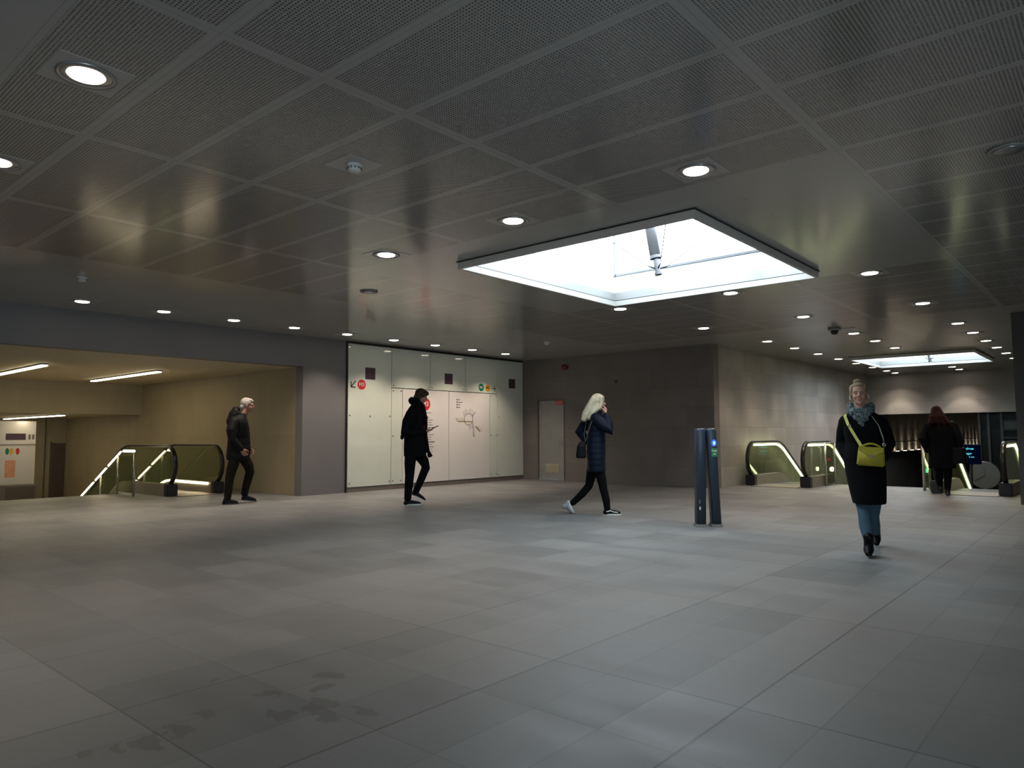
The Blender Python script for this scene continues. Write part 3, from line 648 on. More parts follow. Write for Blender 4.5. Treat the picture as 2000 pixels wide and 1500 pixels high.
MYf = Matrix(((1, 0, 0, 0), (0, 0, -1, 0), (0, 1, 0, 0), (0, 0, 0, 1)))
for s_, z, sz in (('Vanløse', .12, .10), ('Amager', -.02, .085), ('2 min   6 min', -.12, .06)):
    text_mesh('screen_text', s_, sz, M['cyan'], e, Matrix.Translation((-.24, -.007, z)) @ MYf, .001, 'LEFT')
bm = bmesh.new(); tube(bm, [(-.02, .04, -.33), (-.02, .04, -5.6)], .04, 8); obj('screen_post', bm, M['black'], e)

# ------------------------------------------------------------------ check-in stand
e = empty('card_check_stand', (-4.235, 8.745, 0), math.radians(40), 'pair of slim navy card reader posts with a glowing blue light', 'card reader')
def reader(xo, tilt, nm):
    bm = bmesh.new(); Hh = 1.262
    prof = [(0, 1.0), (Hh-.03, 1.0), (Hh-.01, .96), (Hh, .86)]
    rs = []
    for z, k in prof:
        pts = []
        for i in range(24):
            a = 2*PI*i/24; cxx, syy = math.cos(a), math.sin(a); ex = .5
            px_ = (abs(cxx)**ex)*(1 if cxx > 0 else -1)*.064*k; py_ = (abs(syy)**ex)*(1 if syy > 0 else -1)*.085*k
            pts.append(Vector((px_+xo+tilt*(Hh-z), py_, z)))
        rs.append(pts)
    rings(bm, rs); p = obj(nm, bm, M['navy'], e, True)
    bm = bmesh.new(); rs = [[Vector((xo+tilt*(Hh-z)+sx*.069, sy*.090, z)) for sx, sy in ((-1, -1), (1, -1), (1, 1), (-1, 1))] for z in (0.0005, .035)]
    rings(bm, rs); obj('worn_base_plate', bm, M['worn'], p); return p
p1 = reader(-.067, -.017, 'post'); p2 = reader(.067, .035, 'post')
def onpost(bm_fn, nm, mt, par, z):
    bm = bmesh.new(); bm_fn(bm); return obj(nm, bm, M[mt], par)
# reader face of the right post looks towards +X/-Y
rx = .067+.035*.2
bm = bmesh.new(); prism(bm, [(.030*math.cos(2*PI*i/28), .044*math.sin(2*PI*i/28)) for i in range(28)], lambda u, v, d: Vector((rx+.016+u, d, 1.075+v)), -.093, -.086); r_ = obj('blue_reader_light', bm, M['blue'], p2)
bm = bmesh.new(); prism(bm, [(.014*math.cos(2*PI*i/20), .024*math.sin(2*PI*i/20)) for i in range(20)], lambda u, v, d: Vector((rx+.016+u, d, 1.075+v)), -.096, -.0931); obj('light_core', bm, M['bluec'], r_)
g_ = box('green_label', rx+.016-.034, rx+.016+.036, -.091, -.086, .90, 1.01, M['gsign'], p2)
for s_, z in (('Check', .975), ('ind', .935)): text_mesh('lettering', s_, .027, M['wtext'], g_, Matrix.Translation((rx+.017, -.0925, z)) @ MYf, .0004)
box('worn_sticker', -.118, -.104, -.089, -.084, .30, .35, M['inkl'], p1); box('worn_sticker', -.116, -.100, -.089, -.084, .22, .26, M['wtext'], p1)

# ------------------------------------------------------------------ people
I4 = Matrix.Identity(4)
def ell(bm, c, r, T=I4, rot=(0, 0, 0), u=20, v=14):
    m = T @ Matrix.Translation(c) @ Euler(rot).to_matrix().to_4x4() @ Matrix.Diagonal((*r, 1))
    bmesh.ops.create_uvsphere(bm, u_segments=u, v_segments=v, radius=1, matrix=m)
def chain(bm, pts, rad, T=I4, lat=1.0, n=16, ref=(0, 1, 0)):
    """round-ended tapering limb through pts"""
    pts = [Vector(p) for p in pts]; P_, R_ = [], []
    t0 = (pts[0]-pts[1]).normalized(); t1 = (pts[-1]-pts[-2]).normalized()
    for a in (85, 60, 30): P_.append(pts[0]+t0*rad[0]*math.sin(math.radians(a))); R_.append(rad[0]*math.cos(math.radians(a)))
    P_ += pts; R_ += list(rad)
    for a in (30, 60, 85): P_.append(pts[-1]+t1*rad[-1]*math.sin(math.radians(a))); R_.append(rad[-1]*math.cos(math.radians(a)))
    rs = []; rf = Vector(ref)
    for i, p in enumerate(P_):
        t = (P_[min(i+1, len(P_)-1)]-P_[max(i-1, 0)]).normalized()
        a = (rf-t*rf.dot(t)).normalized(); b = t.cross(a)
        rs.append([T @ q for q in circ(p, a, b, R_[i]*lat, R_[i], n)])
    rings(bm, rs)
def rows(bm, rr, T=I4, n=28, ex=.85):
    """horizontal superellipse rings: (z, xmin, xmax, ymin, ymax)"""
    rs = []
    for z, xa, xb, ya, yb in rr:
        cx, cy, rx_, ry_ = (xa+xb)/2, (ya+yb)/2, (xb-xa)/2, (yb-ya)/2; q = []
        for i in range(n):
            a = 2*PI*i/n; c, s_ = math.cos(a), math.sin(a)
            q.append(T @ Vector((cx+rx_*math.copysign(abs(c)**ex, c), cy+ry_*math.copysign(abs(s_)**ex, s_), z)))
        rs.append(q)
    rings(bm, rs)
def fused(name, bm, vox, smooth, mat, parent, fac=.5):
    bmesh.ops.recalc_face_normals(bm, faces=bm.faces)
    me = bpy.data.meshes.new('tmp'); bm.to_mesh(me); bm.free(); o = bpy.data.objects.new('tmp', me); COL.objects.link(o)
    r = o.modifiers.new('r', 'REMESH'); r.mode = 'VOXEL'; r.voxel_size = vox; r.use_smooth_shade = True
    if smooth: s_ = o.modifiers.new('s', 'SMOOTH'); s_.iterations = smooth; s_.factor = fac
    dg = bpy.context.evaluated_depsgraph_get(); me2 = bpy.data.meshes.new_from_object(o.evaluated_get(dg)); bpy.data.objects.remove(o); bpy.data.meshes.remove(me)
    me2.name = name; return link(name, me2, mat, parent, True)
def head(bm, T):
    ell(bm, (-.012, 0, .032), (.097, .076, .086), T); ell(bm, (.028, 0, -.018), (.060, .061, .084), T); ell(bm, (.034, 0, -.072), (.047, .045, .038), T)
    ell(bm, (.066, 0, -.096), (.019, .021, .017), T); chain(bm, [(.084, 0, .014), (.106, 0, -.022)], [.008, .0125], T)
    for s in (-1, 1):
        ell(bm, (.096, s*.011, -.027), (.010, .008, .007), T); chain(bm, [(.080, s*.014, .022), (.070, s*.047, .024)], [.009, .008], T)
        ell(bm, (.058, s*.037, -.030), (.024, .021, .022), T); ell(bm, (-.008, s*.079, -.008), (.018, .008, .030), T, (0, .2, 0))
    ell(bm, (.083, 0, -.053), (.010, .022, .006), T); ell(bm, (.081, 0, -.064), (.011, .019, .007), T)
    chain(bm, [(-.022, 0, -.06), (-.045, 0, -.19)], [.052, .058], T)
def face_bits(par, T, lipm, eyem, browm, scale=1.0):
    for s in (-1, 1):
        bm = bmesh.new(); ell(bm, (.0745, s*.030, .003), (.0122, .0135, .0055), T, u=12, v=8); e_ = obj('eye', bm, M['eyewhite'], par, True)
        bm = bmesh.new(); ell(bm, (.0840, s*.030, .0032), (.004, .0058, .0048), T, u=12, v=8); obj('iris', bm, eyem, e_, True)
        bm = bmesh.new(); chain(bm, [(.0865, s*.016, .0235), (.083, s*.034, .028), (.070, s*.050, .022)], [.003, .0035, .002], T, n=8); obj('eyebrow', bm, browm, par, True)
    bm = bmesh.new(); ell(bm, (.0885, 0, -.0535), (.0065, .021, .0045), T, u=14, v=8); ell(bm, (.0875, 0, -.062), (.0075, .018, .0055), T, u=14, v=8); obj('lips', bm, lipm, par, True)
def hand(bm, w_, fdir, palm, side, curl=.5, sc=1.0, grip=None):
    """w_ wrist, fdir finger direction, palm direction the palm faces; side +1/-1 thumb side"""
    f = Vector(fdir).normalized(); p = Vector(palm); p = (p-f*p.dot(f)).normalized(); l = f.cross(p)*side
    R3 = Matrix((f, l, p)).transposed().to_4x4(); T = Matrix.Translation(w_) @ R3 @ Matrix.Scale(sc, 4)
    ell(bm, (.045, 0, 0), (.052, .040, .016), T); chain(bm, [(-.02, 0, 0), (.02, 0, 0)], [.024, .024], T)
    for k, (y, L) in enumerate(((.030, .070), (.010, .080), (-.010, .075), (-.029, .058))):
        c = curl*(1+.08*k); a = Vector((.085-.004*abs(k-1), y, 0)); pts = [a-Vector((.02, 0, 0)), a]; ang = 0
        for q, fr in enumerate((.45, .32, .23)): ang += c*(.9 if q else .7); a = a+Vector((math.cos(ang), 0, math.sin(ang)))*L*fr; pts.append(a)
        chain(bm, pts, [.0095, .0095, .009, .008, .007], T, n=10)
    pts = [Vector((.015, .028, .004)), Vector((.045, .052, .014)), Vector((.070, .056, .028+.02*curl)), Vector((.088, .048, .042+.03*curl))]
    chain(bm, pts, [.014, .012, .010, .0085], T, n=10)
def shoe(name, par, heel, toe, mat, wd=.048, top=.075, sole='solem', T=None, up=Vector((0, 0, 1))):
    """heel, toe: points at sole level"""
    heel, toe = Vector(heel), Vector(toe); f = (toe-heel); L = f.length; f.normalize(); l = up.cross(f).normalized(); u_ = f.cross(l)
    Tm = Matrix.Translation(heel) @ Matrix((f, l, u_)).transposed().to_4x4()
    bm = bmesh.new(); ell(bm, (.05, 0, .04), (.052, wd*.85, .045), Tm); chain(bm, [(.05, 0, .045), (L*.45, 0, .045), (L*.74, 0, .034), (L-.035, 0, .028)], [.042, .042, .036, .028], Tm, lat=1.12, ref=l)
    chain(bm, [(.055, 0, .05), (.06, 0, top+.02)], [.044, .042], Tm, ref=l)
    sh = fused(name, bm, .007, 3, M[mat], par)
    bm = bmesh.new(); out = []
    for i in range(24):
        a = 2*PI*i/24; x = .5*L+(.5*L)*math.cos(a); y = wd*(1.0 if math.cos(a) > 0 else .86)*math.sin(a); out.append((x, y))
    prism(bm, out, lambda a, b, d: Tm @ Vector((a, b, d)), 0.0, .024); obj('sole', bm, M[sole], sh, False); return sh
def cloth(name, col, rough=.85, var=.15, bs=90, b=.25): M[name] = plain(name, col, rough, 0, var, 8, b, bs, spec=.12)
for a in (('skin', (.42, .24, .17), .5, .05, 60, .05), ('skin_dim', (.36, .19, .13), .5, .05, 60, .05), ('grey_hair', (.50, .47, .43), .6, .3, 140, .5), ('brown_hair', (.055, .030, .017), .45, .3, 140, .5),
          ('blonde_hair', (.52, .44, .31), .45, .2, 120, .5), ('dark_blonde_hair', (.25, .185, .11), .5, .25, 140, .5), ('auburn_hair', (.018, .0045, .003), .5, .35, 120, .5),
          ('black_wool', (.0035, .0035, .0045), .95), ('black_puffer', (.006, .006, .007), .6), ('navy_puffer', (.004, .007, .016), .55), ('black_denim', (.003, .003, .0035), .9), ('dark_olive_trousers', (.012, .010, .007), .9),
          ('blue_jeans', (.055, .100, .140), .85), ('black_leather', (.004, .004, .006), .4), ('dark_shoe', (.008, .009, .011), .6), ('grey_shoe', (.30, .31, .32), .7),
          ('grey_scarf', (.10, .11, .11), .9), ('maroon_scarf', (.008, .003, .005), .9), ('yellow_leather', (.40, .36, .045), .45), ('dark_bag', (.004, .004, .006), .6), ('tan_strap', (.10, .09, .07), .7), ('yellow_strap', (.62, .60, .16), .5)): cloth(*a)
for k in ('grey_hair', 'brown_hair', 'blonde_hair', 'dark_blonde_hair', 'auburn_hair'):     # strands
    t = M[k].node_tree; b = t.nodes['Principled BSDF']; wv = t.nodes.new('ShaderNodeTexWave'); wv.inputs['Scale'].default_value = 55; wv.inputs['Distortion'].default_value = 3; wv.bands_direction = 'Y'
    tc = t.nodes.new('ShaderNodeTexCoord'); t.links.new(tc.outputs['Object'], wv.inputs['Vector']); bp = t.nodes.new('ShaderNodeBump'); bp.inputs['Strength'].default_value = .6; bp.inputs['Distance'].default_value = .006
    t.links.new(wv.outputs['Fac'], bp.inputs['Height']); t.links.new(bp.outputs[0], b.inputs['Normal'])
M['eyewhite'] = plain('eye_white', (.24, .21, .20), .4); M['irism'] = plain('eye_iris', (.05, .06, .06), .2); M['lipm'] = plain('lips', (.42, .12, .12), .45); M['browm'] = plain('brow_hair', (.12, .08, .05), .8)
M['solem'] = plain('white_sole', (.6, .6, .56), .6); M['dsolem'] = plain('black_sole', (.015, .015, .015), .6); M['metal'] = plain('buckle_metal', (.7, .66, .55), .25, 1)
# scarf print
t = NT('patterned_scarf'); k_ = t.rng(t.noise(75, None, 2, .6), .46, .56, 0, 1)
t.put(t.b.inputs['Base Color'], t.mix(k_, (.016, .034, .038), (.17, .20, .205))); t.set(Roughness=.9); M['print_scarf'] = t.m

def face_dir(px): # horizontal unit view ray
    d = FW+RT*((px-1000)/F); d.z = 0; return d.normalized()
def root(px, py, head_mode, lab):
    o = on_floor(px, py); v = face_dir(px)
    h = {'right': Vector((v.y, -v.x, 0)), 'to': -v, 'away': v}[head_mode]
    return empty('person', (o.x, o.y, 0), math.atan2(h.y, h.x), lab, 'person')
def body(par, T, limbs, hands, skin, torso):
    bm = bmesh.new(); head(bm, T)
    rows(bm, torso)
    for pts, rad in limbs: chain(bm, pts, rad)
    for a in hands: hand(bm, *a)
    return fused('body', bm, .0048, 2, M[skin], par)
def HT(x, y, z, yaw=0, pitch=0, roll=0, s=1.0): return Matrix.Translation((x, y, z)) @ Euler((roll, pitch, yaw)).to_matrix().to_4x4() @ Matrix.Scale(s, 4)
def puffs(rr, amp=.012, per=.075, n=None):
    out = []
    z0, z1 = rr[0][0], rr[-1][0]; N = int((z1-z0)/per*4)
    for i in range(N+1):
        z = z0+(z1-z0)*i/N
        for a, b in zip(rr, rr[1:]):
            if a[0] <= z <= b[0]+1e-6:
                f = (z-a[0])/(b[0]-a[0]); v = [a[k]+(b[k]-a[k])*f for k in range(5)]; break
        d = amp*abs(math.sin(PI*(z-z0)/per)); out.append((z, v[1]-d, v[2]+d, v[3]-d, v[4]+d))
    return out

# --- grey haired man, left
p = root(462, 983.5, 'right', 'grey-haired man in a black jacket and dark trousers walking right, near the left opening')
T = HT(.150, 0, 1.745, -.05, .10, 0, 1.06)
b_ = body(p, T, [([(-.05, -.20, 1.46), (-.08, -.25, 1.14), (.05, -.24, .975)], [.055, .045, .032]), ([(.0, .20, 1.46), (.02, .25, 1.15), (.17, .21, .98)], [.055, .045, .032]),
                 ([(0, -.09, .92), (-.11, -.10, .48), (-.155, -.10, .10)], [.08, .055, .045]), ([(.04, .09, .92), (.225, .10, .58), (.14, .10, .16)], [.08, .055, .045])],
          [((.065, -.235, .955), (.55, .1, -.85), (0.3, 1, .1), 1, .75, 1.12), ((.18, .205, .965), (.5, 0, -.85), (0, -1, 0), -1, .6, 1.05)], 'skin_dim',
          [(.86, -.10, .12, -.15, .15), (1.1, -.10, .12, -.14, .14), (1.4, -.12, .13, -.18, .18), (1.52, -.07, .1, -.12, .12)])
face_bits(p, T, M['lipm'], M['irism'], M['grey_hair'])
bm = bmesh.new(); ell(bm, (-.024, 0, .044), (.100, .084, .088), T); ell(bm, (.030, 0, .088), (.062, .064, .032), T, (0, .3, 0)); ell(bm, (-.075, 0, -.03), (.045, .062, .06), T)
fused('hair', bm, .006, 2, M['grey_hair'], p)
bm = bmesh.new()
rows(bm, puffs([(.77, -.18, .14, -.19, .20), (.85, -.19, .21, -.20, .21), (.96, -.18, .22, -.19, .20), (1.15, -.165, .20, -.18, .18), (1.30, -.20, .19, -.20, .20), (1.43, -.165, .165, -.205, .205), (1.52, -.10, .13, -.17, .17), (1.60, -.05, .12, -.10, .10)], .006, .13))
chain(bm, [(-.06, -.19, 1.45), (-.10, -.255, 1.30), (-.085, -.27, 1.13), (.045, -.245, .98)], [.085, .080, .070, .056]); chain(bm, [(.0, .19, 1.45), (.0, .26, 1.28), (.03, .265, 1.13), (.165, .22, .985)], [.085, .078, .068, .054])
chain(bm, [(-.085, 0, 1.46), (-.055, 0, 1.60), (-.045, 0, 1.655)], [.12, .105, .075], lat=1.35); chain(bm, [(.035, -.085, 1.575), (-.06, -.08, 1.63)], [.04, .05]); chain(bm, [(.035, .085, 1.575), (-.06, .08, 1.63)], [.04, .05]); fused('jacket', bm, .009, 3, M['black_puffer'], p)
bm = bmesh.new(); chain(bm, [(.075, -.055, 1.585), (.115, 0, 1.565), (.075, .055, 1.585)], [.032, .036, .032]); fused('scarf', bm, .007, 2, M['grey_scarf'], p)
bm = bmesh.new(); ell(bm, (.02, 0, .90), (.14, .16, .12)); chain(bm, [(-.02, -.085, .88), (-.09, -.10, .62), (-.125, -.10, .44), (-.15, -.10, .12)], [.105, .09, .075, .062]); chain(bm, [(.06, .085, .88), (.19, .10, .66), (.215, .10, .55), (.165, .10, .34), (.13, .10, .17)], [.105, .09, .078, .07, .060])
fused('trousers', bm, .009, 3, M['dark_olive_trousers'], p)
shoe('shoe', p, (-.235, -.10, 0.002), (.035, -.11, 0.002), 'dark_shoe', sole='dsolem'); shoe('shoe', p, (.075, .10, .055), (.335, .10, .012), 'dark_shoe', sole='dsolem')

# --- man with phone
p = root(806, 986, 'right', 'person in a long dark coat looking at a phone before the white panels')
T = HT(.142, 0, 1.865, -.15, .38, 0, 1.05)
b_ = body(p, T, [([(-.02, -.19, 1.58), (-.13, -.25, 1.27), (.19, -.17, 1.265)], [.05, .042, .028]), ([(.0, .19, 1.58), (.08, .25, 1.33), (.19, .12, 1.46)], [.05, .042, .028]),
                 ([(-.02, -.09, .95), (-.055, -.09, .53), (-.085, -.09, .13)], [.08, .052, .042]), ([(.06, .09, .95), (.235, .09, .66), (.06, .09, .22)], [.08, .052, .042])],
          [((.215, -.160, 1.27), (1, .25, .10), (0, .25, 1), -1, .45, 1.05), ((.195, .10, 1.475), (.35, -.5, .45), (.2, -.9, -.2), -1, 1.25, 1.0)], 'skin_dim',
          [(.9, -.1, .14, -.14, .14), (1.2, -.1, .13, -.13, .13), (1.5, -.1, .14, -.18, .18), (1.64, -.04, .1, -.1, .1)])
face_bits(p, T, M['lipm'], M['irism'], M['brown_hair'])
bm = bmesh.new(); ell(bm, (-.022, 0, .040), (.105, .090, .094), T); ell(bm, (.052, 0, .085), (.052, .072, .035), T, (0, .35, 0)); ell(bm, (-.060, 0, -.045), (.062, .085, .085), T)
for s in (-1, 1): chain(bm, [(.03, s*.074, .06), (-.01, s*.084, -.02), (-.03, s*.07, -.09)], [.024, .030, .026], T)
fused('hair', bm, .006, 2, M['brown_hair'], p)
bm = bmesh.new()
rows(bm, [(.83, -.155, .235, -.20, .20), (.96, -.158, .228, -.20, .20), (1.10, -.155, .212, -.18, .18), (1.30, -.15, .19, -.175, .175), (1.45, -.145, .19, -.20, .20), (1.57, -.125, .175, -.205, .205), (1.66, -.08, .155, -.16, .16), (1.74, -.02, .13, -.10, .10)])
chain(bm, [(-.04, -.18, 1.57), (-.11, -.25, 1.42), (-.15, -.265, 1.26), (.0, -.235, 1.235), (.185, -.175, 1.265)], [.08, .076, .066, .060, .048]); chain(bm, [(.0, .18, 1.57), (.05, .25, 1.40), (.09, .25, 1.31), (.175, .135, 1.44)], [.08, .072, .062, .048])
chain(bm, [(-.14, -.27, 1.28), (-.185, -.25, 1.15)], [.045, .03]); fused('coat', bm, .009, 3, M['black_wool'], p)
bm = bmesh.new(); n_ = 12
for i in range(n_):
    a = 2*PI*i/n_; ell(bm, (.05+.085*math.cos(a), .095*math.sin(a), 1.765+.018*math.sin(3*a)-.03*math.cos(a)), (.050, .046, .056))
fused('fur_collar', bm, .008, 7, M['black_wool'], p)
bm = bmesh.new(); chain(bm, [(.17, -.05, 1.70), (.215, -.06, 1.50), (.222, -.06, 1.20), (.252, -.05, .95), (.285, -.05, .86)], [.035, .030, .026, .03, .022], lat=1.5); chain(bm, [(.17, .05, 1.70), (.22, .04, 1.45), (.225, .03, 1.15), (.25, .03, .92), (.32, .02, .84)], [.035, .03, .026, .035, .02], lat=1.5)
ell(bm, (.285, -.01, .85), (.04, .06, .045)); fused('scarf', bm, .008, 2, M['maroon_scarf'], p)
bm = bmesh.new(); ell(bm, (.02, 0, .92), (.15, .17, .13)); chain(bm, [(-.03, -.085, .90), (-.05, -.09, .70), (-.055, -.09, .50), (-.085, -.09, .115)], [.11, .095, .078, .062]); chain(bm, [(.08, .085, .90), (.19, .09, .74), (.225, .09, .63), (.14, .09, .42), (.045, .09, .20)], [.11, .09, .075, .066, .056])
fused('trousers', bm, .009, 3, M['black_denim'], p)
shoe('shoe', p, (-.155, -.09, .002), (.150, -.09, .002), 'dark_shoe'); shoe('shoe', p, (-.03, .09, .17), (.215, .09, .035), 'dark_shoe')
def placed(par_empty, name, lab, cat, group=None):
    """a carried thing of its own standing in the frame of its carrier"""
    e = empty(name, par_empty.location, par_empty.rotation_euler[2], lab, cat, group); return e
e = placed(p, 'phone', 'dark smartphone held in the hand of the person in the long dark coat', 'phone')
Tm = HT(.365, -.115, 1.325, .25, -.42); bm = bmesh.new(); bx(bm, -.075, .075, -.036, .036, -.005, .005); bmesh.ops.bevel(bm, geom=list(bm.edges), offset=.003, segments=2, affect='EDGES'); bm.transform(Tm); obj('phone_body', bm, M['black'], e)
bm = bmesh.new(); bx(bm, -.069, .069, -.032, .032, .0051, .0056); bm.transform(Tm); obj('phone_screen', bm, M['dglass'], e)

# --- blonde woman
p = root(1160, 1005, 'right', 'blonde woman in a navy padded coat walking right with a hand at her face')
T = HT(.085, 0, 1.680, -.1, .12, 0, 1.0)
b_ = body(p, T, [([(.05, -.16, 1.44), (.255, -.19, 1.25), (.195, -.13, 1.49)], [.045, .038, .026]), ([(.0, .16, 1.44), (-.20, .20, 1.25), (-.09, .19, 1.08)], [.045, .038, .026]),
                 ([(.03, -.08, .85), (.135, -.08, .42), (.195, -.08, .10)], [.078, .050, .040]), ([(.0, .08, .85), (-.065, .08, .43), (-.275, .08, .20)], [.078, .050, .040])],
          [((.19, -.125, 1.515), (.02, .35, .9), (-.8, .5, 0), 1, .9, .95), ((-.08, .19, 1.06), (.5, 0, -.8), (0, -1, 0), -1, .6, .95)], 'skin',
          [(.78, -.08, .14, -.14, .14), (1.05, -.05, .14, -.12, .12), (1.35, -.05, .15, -.15, .15), (1.48, 0, .1, -.1, .1)])
face_bits(p, T, M['lipm'], M['irism'], M['browm'])
bm = bmesh.new(); ell(bm, (-.014, 0, .034), (.106, .092, .096), T); ell(bm, (.035, 0, .080), (.055, .070, .035), T, (0, .4, 0))
for s in (-1, 1): chain(bm, [(.045, s*.070, .05), (.055, s*.085, -.02), (.035, s*.092, -.085), (-.05, s*.085, -.15)], [.030, .034, .040, .045], T)
for yy in (-.055, 0, .055): chain(bm, [(-.07, yy, .03), (-.115, yy*1.2, -.10), (-.155, yy*1.3, -.20), (-.175, yy*1.3, -.275)], [.050, .060, .062, .046], T)
chain(bm, [(.0, -.085, -.06), (-.06, -.10, -.16), (-.10, -.10, -.25)], [.045, .050, .040], T)
fused('hair', bm, .0065, 2, M['blonde_hair'], p)
bm = bmesh.new()
rows(bm, puffs([(.635, -.085, .185, -.19, .19), (.80, -.085, .178, -.19, .19), (.95, -.10, .185, -.18, .18), (1.18, -.075, .185, -.16, .16), (1.33, -.07, .20, -.175, .175), (1.44, -.04, .165, -.17, .17), (1.51, .0, .13, -.11, .11)], .006, .085))
chain(bm, [(.05, -.155, 1.43), (.17, -.19, 1.31), (.245, -.20, 1.25), (.235, -.17, 1.35), (.20, -.135, 1.475)], [.085, .085, .080, .066, .048]); chain(bm, [(.0, .155, 1.43), (-.13, .21, 1.32), (-.20, .21, 1.24), (-.10, .20, 1.09)], [.085, .085, .080, .058])
ell(bm, (.07, 0, 1.52), (.075, .085, .05)); fused('coat', bm, .009, 2, M['navy_puffer'], p)
bm = bmesh.new(); ell(bm, (.03, 0, .82), (.12, .15, .11)); chain(bm, [(.04, -.075, .80), (.115, -.08, .55), (.145, -.08, .39), (.185, -.08, .22), (.20, -.08, .075)], [.095, .072, .060, .056, .046]); chain(bm, [(.01, .075, .80), (-.04, .08, .55), (-.07, .08, .42), (-.17, .08, .30), (-.315, .08, .165)], [.095, .072, .060, .056, .046])
fused('leggings', bm, .008, 3, M['black_denim'], p)
sh = shoe('shoe', p, (.135, -.08, .002), (.405, -.085, .002), 'black_leather', sole='solem')
bm = bmesh.new()
for s in (-1, 1): chain(bm, [(.185, -.08+s*.0455, .055), (.245, -.08+s*.050, .072), (.285, -.081+s*.0475, .052), (.345, -.083+s*.042, .048)], [.006]*4, n=8)
obj('white_side_stripe', bm, M['wtext'], sh, True)
shoe('shoe', p, (-.375, .08, .205), (-.285, .08, .012), 'grey_shoe', sole='solem', up=Vector((-.9, 0, .4)))
e = placed(p, 'shoulder_bag', 'small dark bag on a thin strap hanging behind the blonde woman', 'bag')
bm = bmesh.new(); rows(bm, [(.845, -.245, -.115, -.27, -.15), (.87, -.255, -.10, -.28, -.14), (1.02, -.235, -.11, -.275, -.145), (1.09, -.19, -.10, -.25, -.17)], ex=.6); fused('bag_body', bm, .008, 2, M['dark_bag'], e)
bm = bmesh.new(); sweep_rect(bm, [(.055, -.12, 1.545), (.02, -.185, 1.47), (-.045, -.205, 1.30), (-.11, -.215, 1.09)], (0, 1, 0), .018, .007); sweep_rect(bm, [(-.11, -.215, 1.09), (-.13, -.12, 1.20), (-.095, .0, 1.40), (-.02, .03, 1.50), (.055, -.06, 1.55)], (0, 1, 0), .018, .007); obj('strap', bm, M['tan_strap'], e)

# --- front woman
p = root(1701, 1088, 'to', 'woman with a blonde bun in a black coat and blue jeans walking towards the viewer')
def J(px, py, X): k = (7.85-X)/7.85; return Vector((X, (px-1701)/203*k, H0+(845.5-py)*k/203))
hc = J(1690.5, 769.5, -.26); T = HT(hc.x, hc.y, hc.z, .04, -.10, .07, .97)
sR, eR, wR = J(1666, 822, -.30), J(1656, 866, -.36), J(1664, 890, -.27); sL, eL, wL = J(1725, 822, -.30), J(1741, 866, -.36), J(1730, 890, -.27)
kn1, an1 = J(1692, 1004, -.14), J(1698, 1058, -.03); kn2, an2 = J(1707, 1008, -.40), J(1710, 1046, -.78)
h1, h2 = J(1686, 935, -.29), J(1717, 935, -.31)
cy_ = J(1697, 850, -.3).y
b_ = body(p, T, [([sR, eR, wR], [.045, .038, .026]), ([sL, eL, wL], [.045, .038, .026]), ([h1+Vector((-.05, 0, 0)), (h1+kn1)/2+Vector((-.06, 0, 0)), kn1+Vector((-.03, 0, 0)), an1], [.05, .040, .034, .032]), ([h2, kn2, an2], [.05, .034, .032]), ([hc+Vector((-.03, 0, -.08)), J(1694, 818, -.31)], [.052, .06])],
          [(wR, (.4, .25, -.8), (0, 1, 0), 1, .6, .9), (wL, (.4, -.25, -.8), (0, -1, 0), -1, .6, .9)], 'skin',
          [(.80, -.40, -.20, cy_-.15, cy_+.15), (1.1, -.38, -.22, cy_-.12, cy_+.12), (1.3, -.39, -.22, cy_-.15, cy_+.15), (1.42, -.36, -.25, cy_-.09, cy_+.09)])
face_bits(p, T, M['lipm'], M['irism'], M['browm'])
bm = bmesh.new(); ell(bm, (-.026, 0, .038), (.098, .087, .090), T); ell(bm, (-.075, 0, -.02), (.045, .06, .05), T); ell(bm, (.012, 0, .098), (.060, .060, .030), T, (0, .25, 0))
for s in (-1, 1): ell(bm, (-.008, s*.062, .055), (.062, .024, .055), T)
ell(bm, (-.010, 0, .140), (.040, .042, .030), T); fused('hair', bm, .006, 2, M['dark_blonde_hair'], p)
for s in (-1, 1):
    bm = bmesh.new(); ell(bm, (-.002, s*.088, -.020), (.008, .006, .010), T, u=12, v=8); chain(bm, [(.002, s*.088, -.025), (.006, s*.088, -.048)], [.004, .003], T, n=8); obj('earbud', bm, M['wtext'], p, True)
bm = bmesh.new()
def fr(py, a, b, xa, xb): A, B = J(a, py, (xa+xb)/2), J(b, py, (xa+xb)/2); return ((A.z+B.z)/2, xa, xb, A.y, B.y)
rows(bm, [fr(983, 1672, 1732, -.50, -.035), fr(960, 1667, 1733, -.50, -.045), fr(925, 1661, 1734, -.47, -.08), fr(893, 1657, 1733, -.44, -.12), fr(866, 1664, 1731, -.42, -.16), fr(840, 1660, 1734, -.42, -.16), fr(822, 1656, 1734, -.42, -.18), fr(811, 1662, 1727, -.40, -.20), fr(803, 1674, 1714, -.38, -.22)])
chain(bm, [sR+Vector((0, -.005, -.005)), (sR+eR)/2+Vector((-.02, -.008, 0)), eR, wR+Vector((0, .01, 0))], [.070, .066, .060, .064]); chain(bm, [sL+Vector((0, .005, -.005)), (sL+eL)/2+Vector((-.02, .008, 0)), eL, wL+Vector((0, -.01, 0))], [.070, .066, .060, .064])
fused('coat', bm, .009, 3, M['black_wool'], p)
bm = bmesh.new(); c_ = J(1693, 800, -.29)
for i in range(16):
    a = 2*PI*i/16; ell(bm, c_+Vector((.072*math.cos(a), .092*math.sin(a), .022+.012*math.sin(2*a)-.055*max(0, math.cos(a)))), (.038, .042, .058))
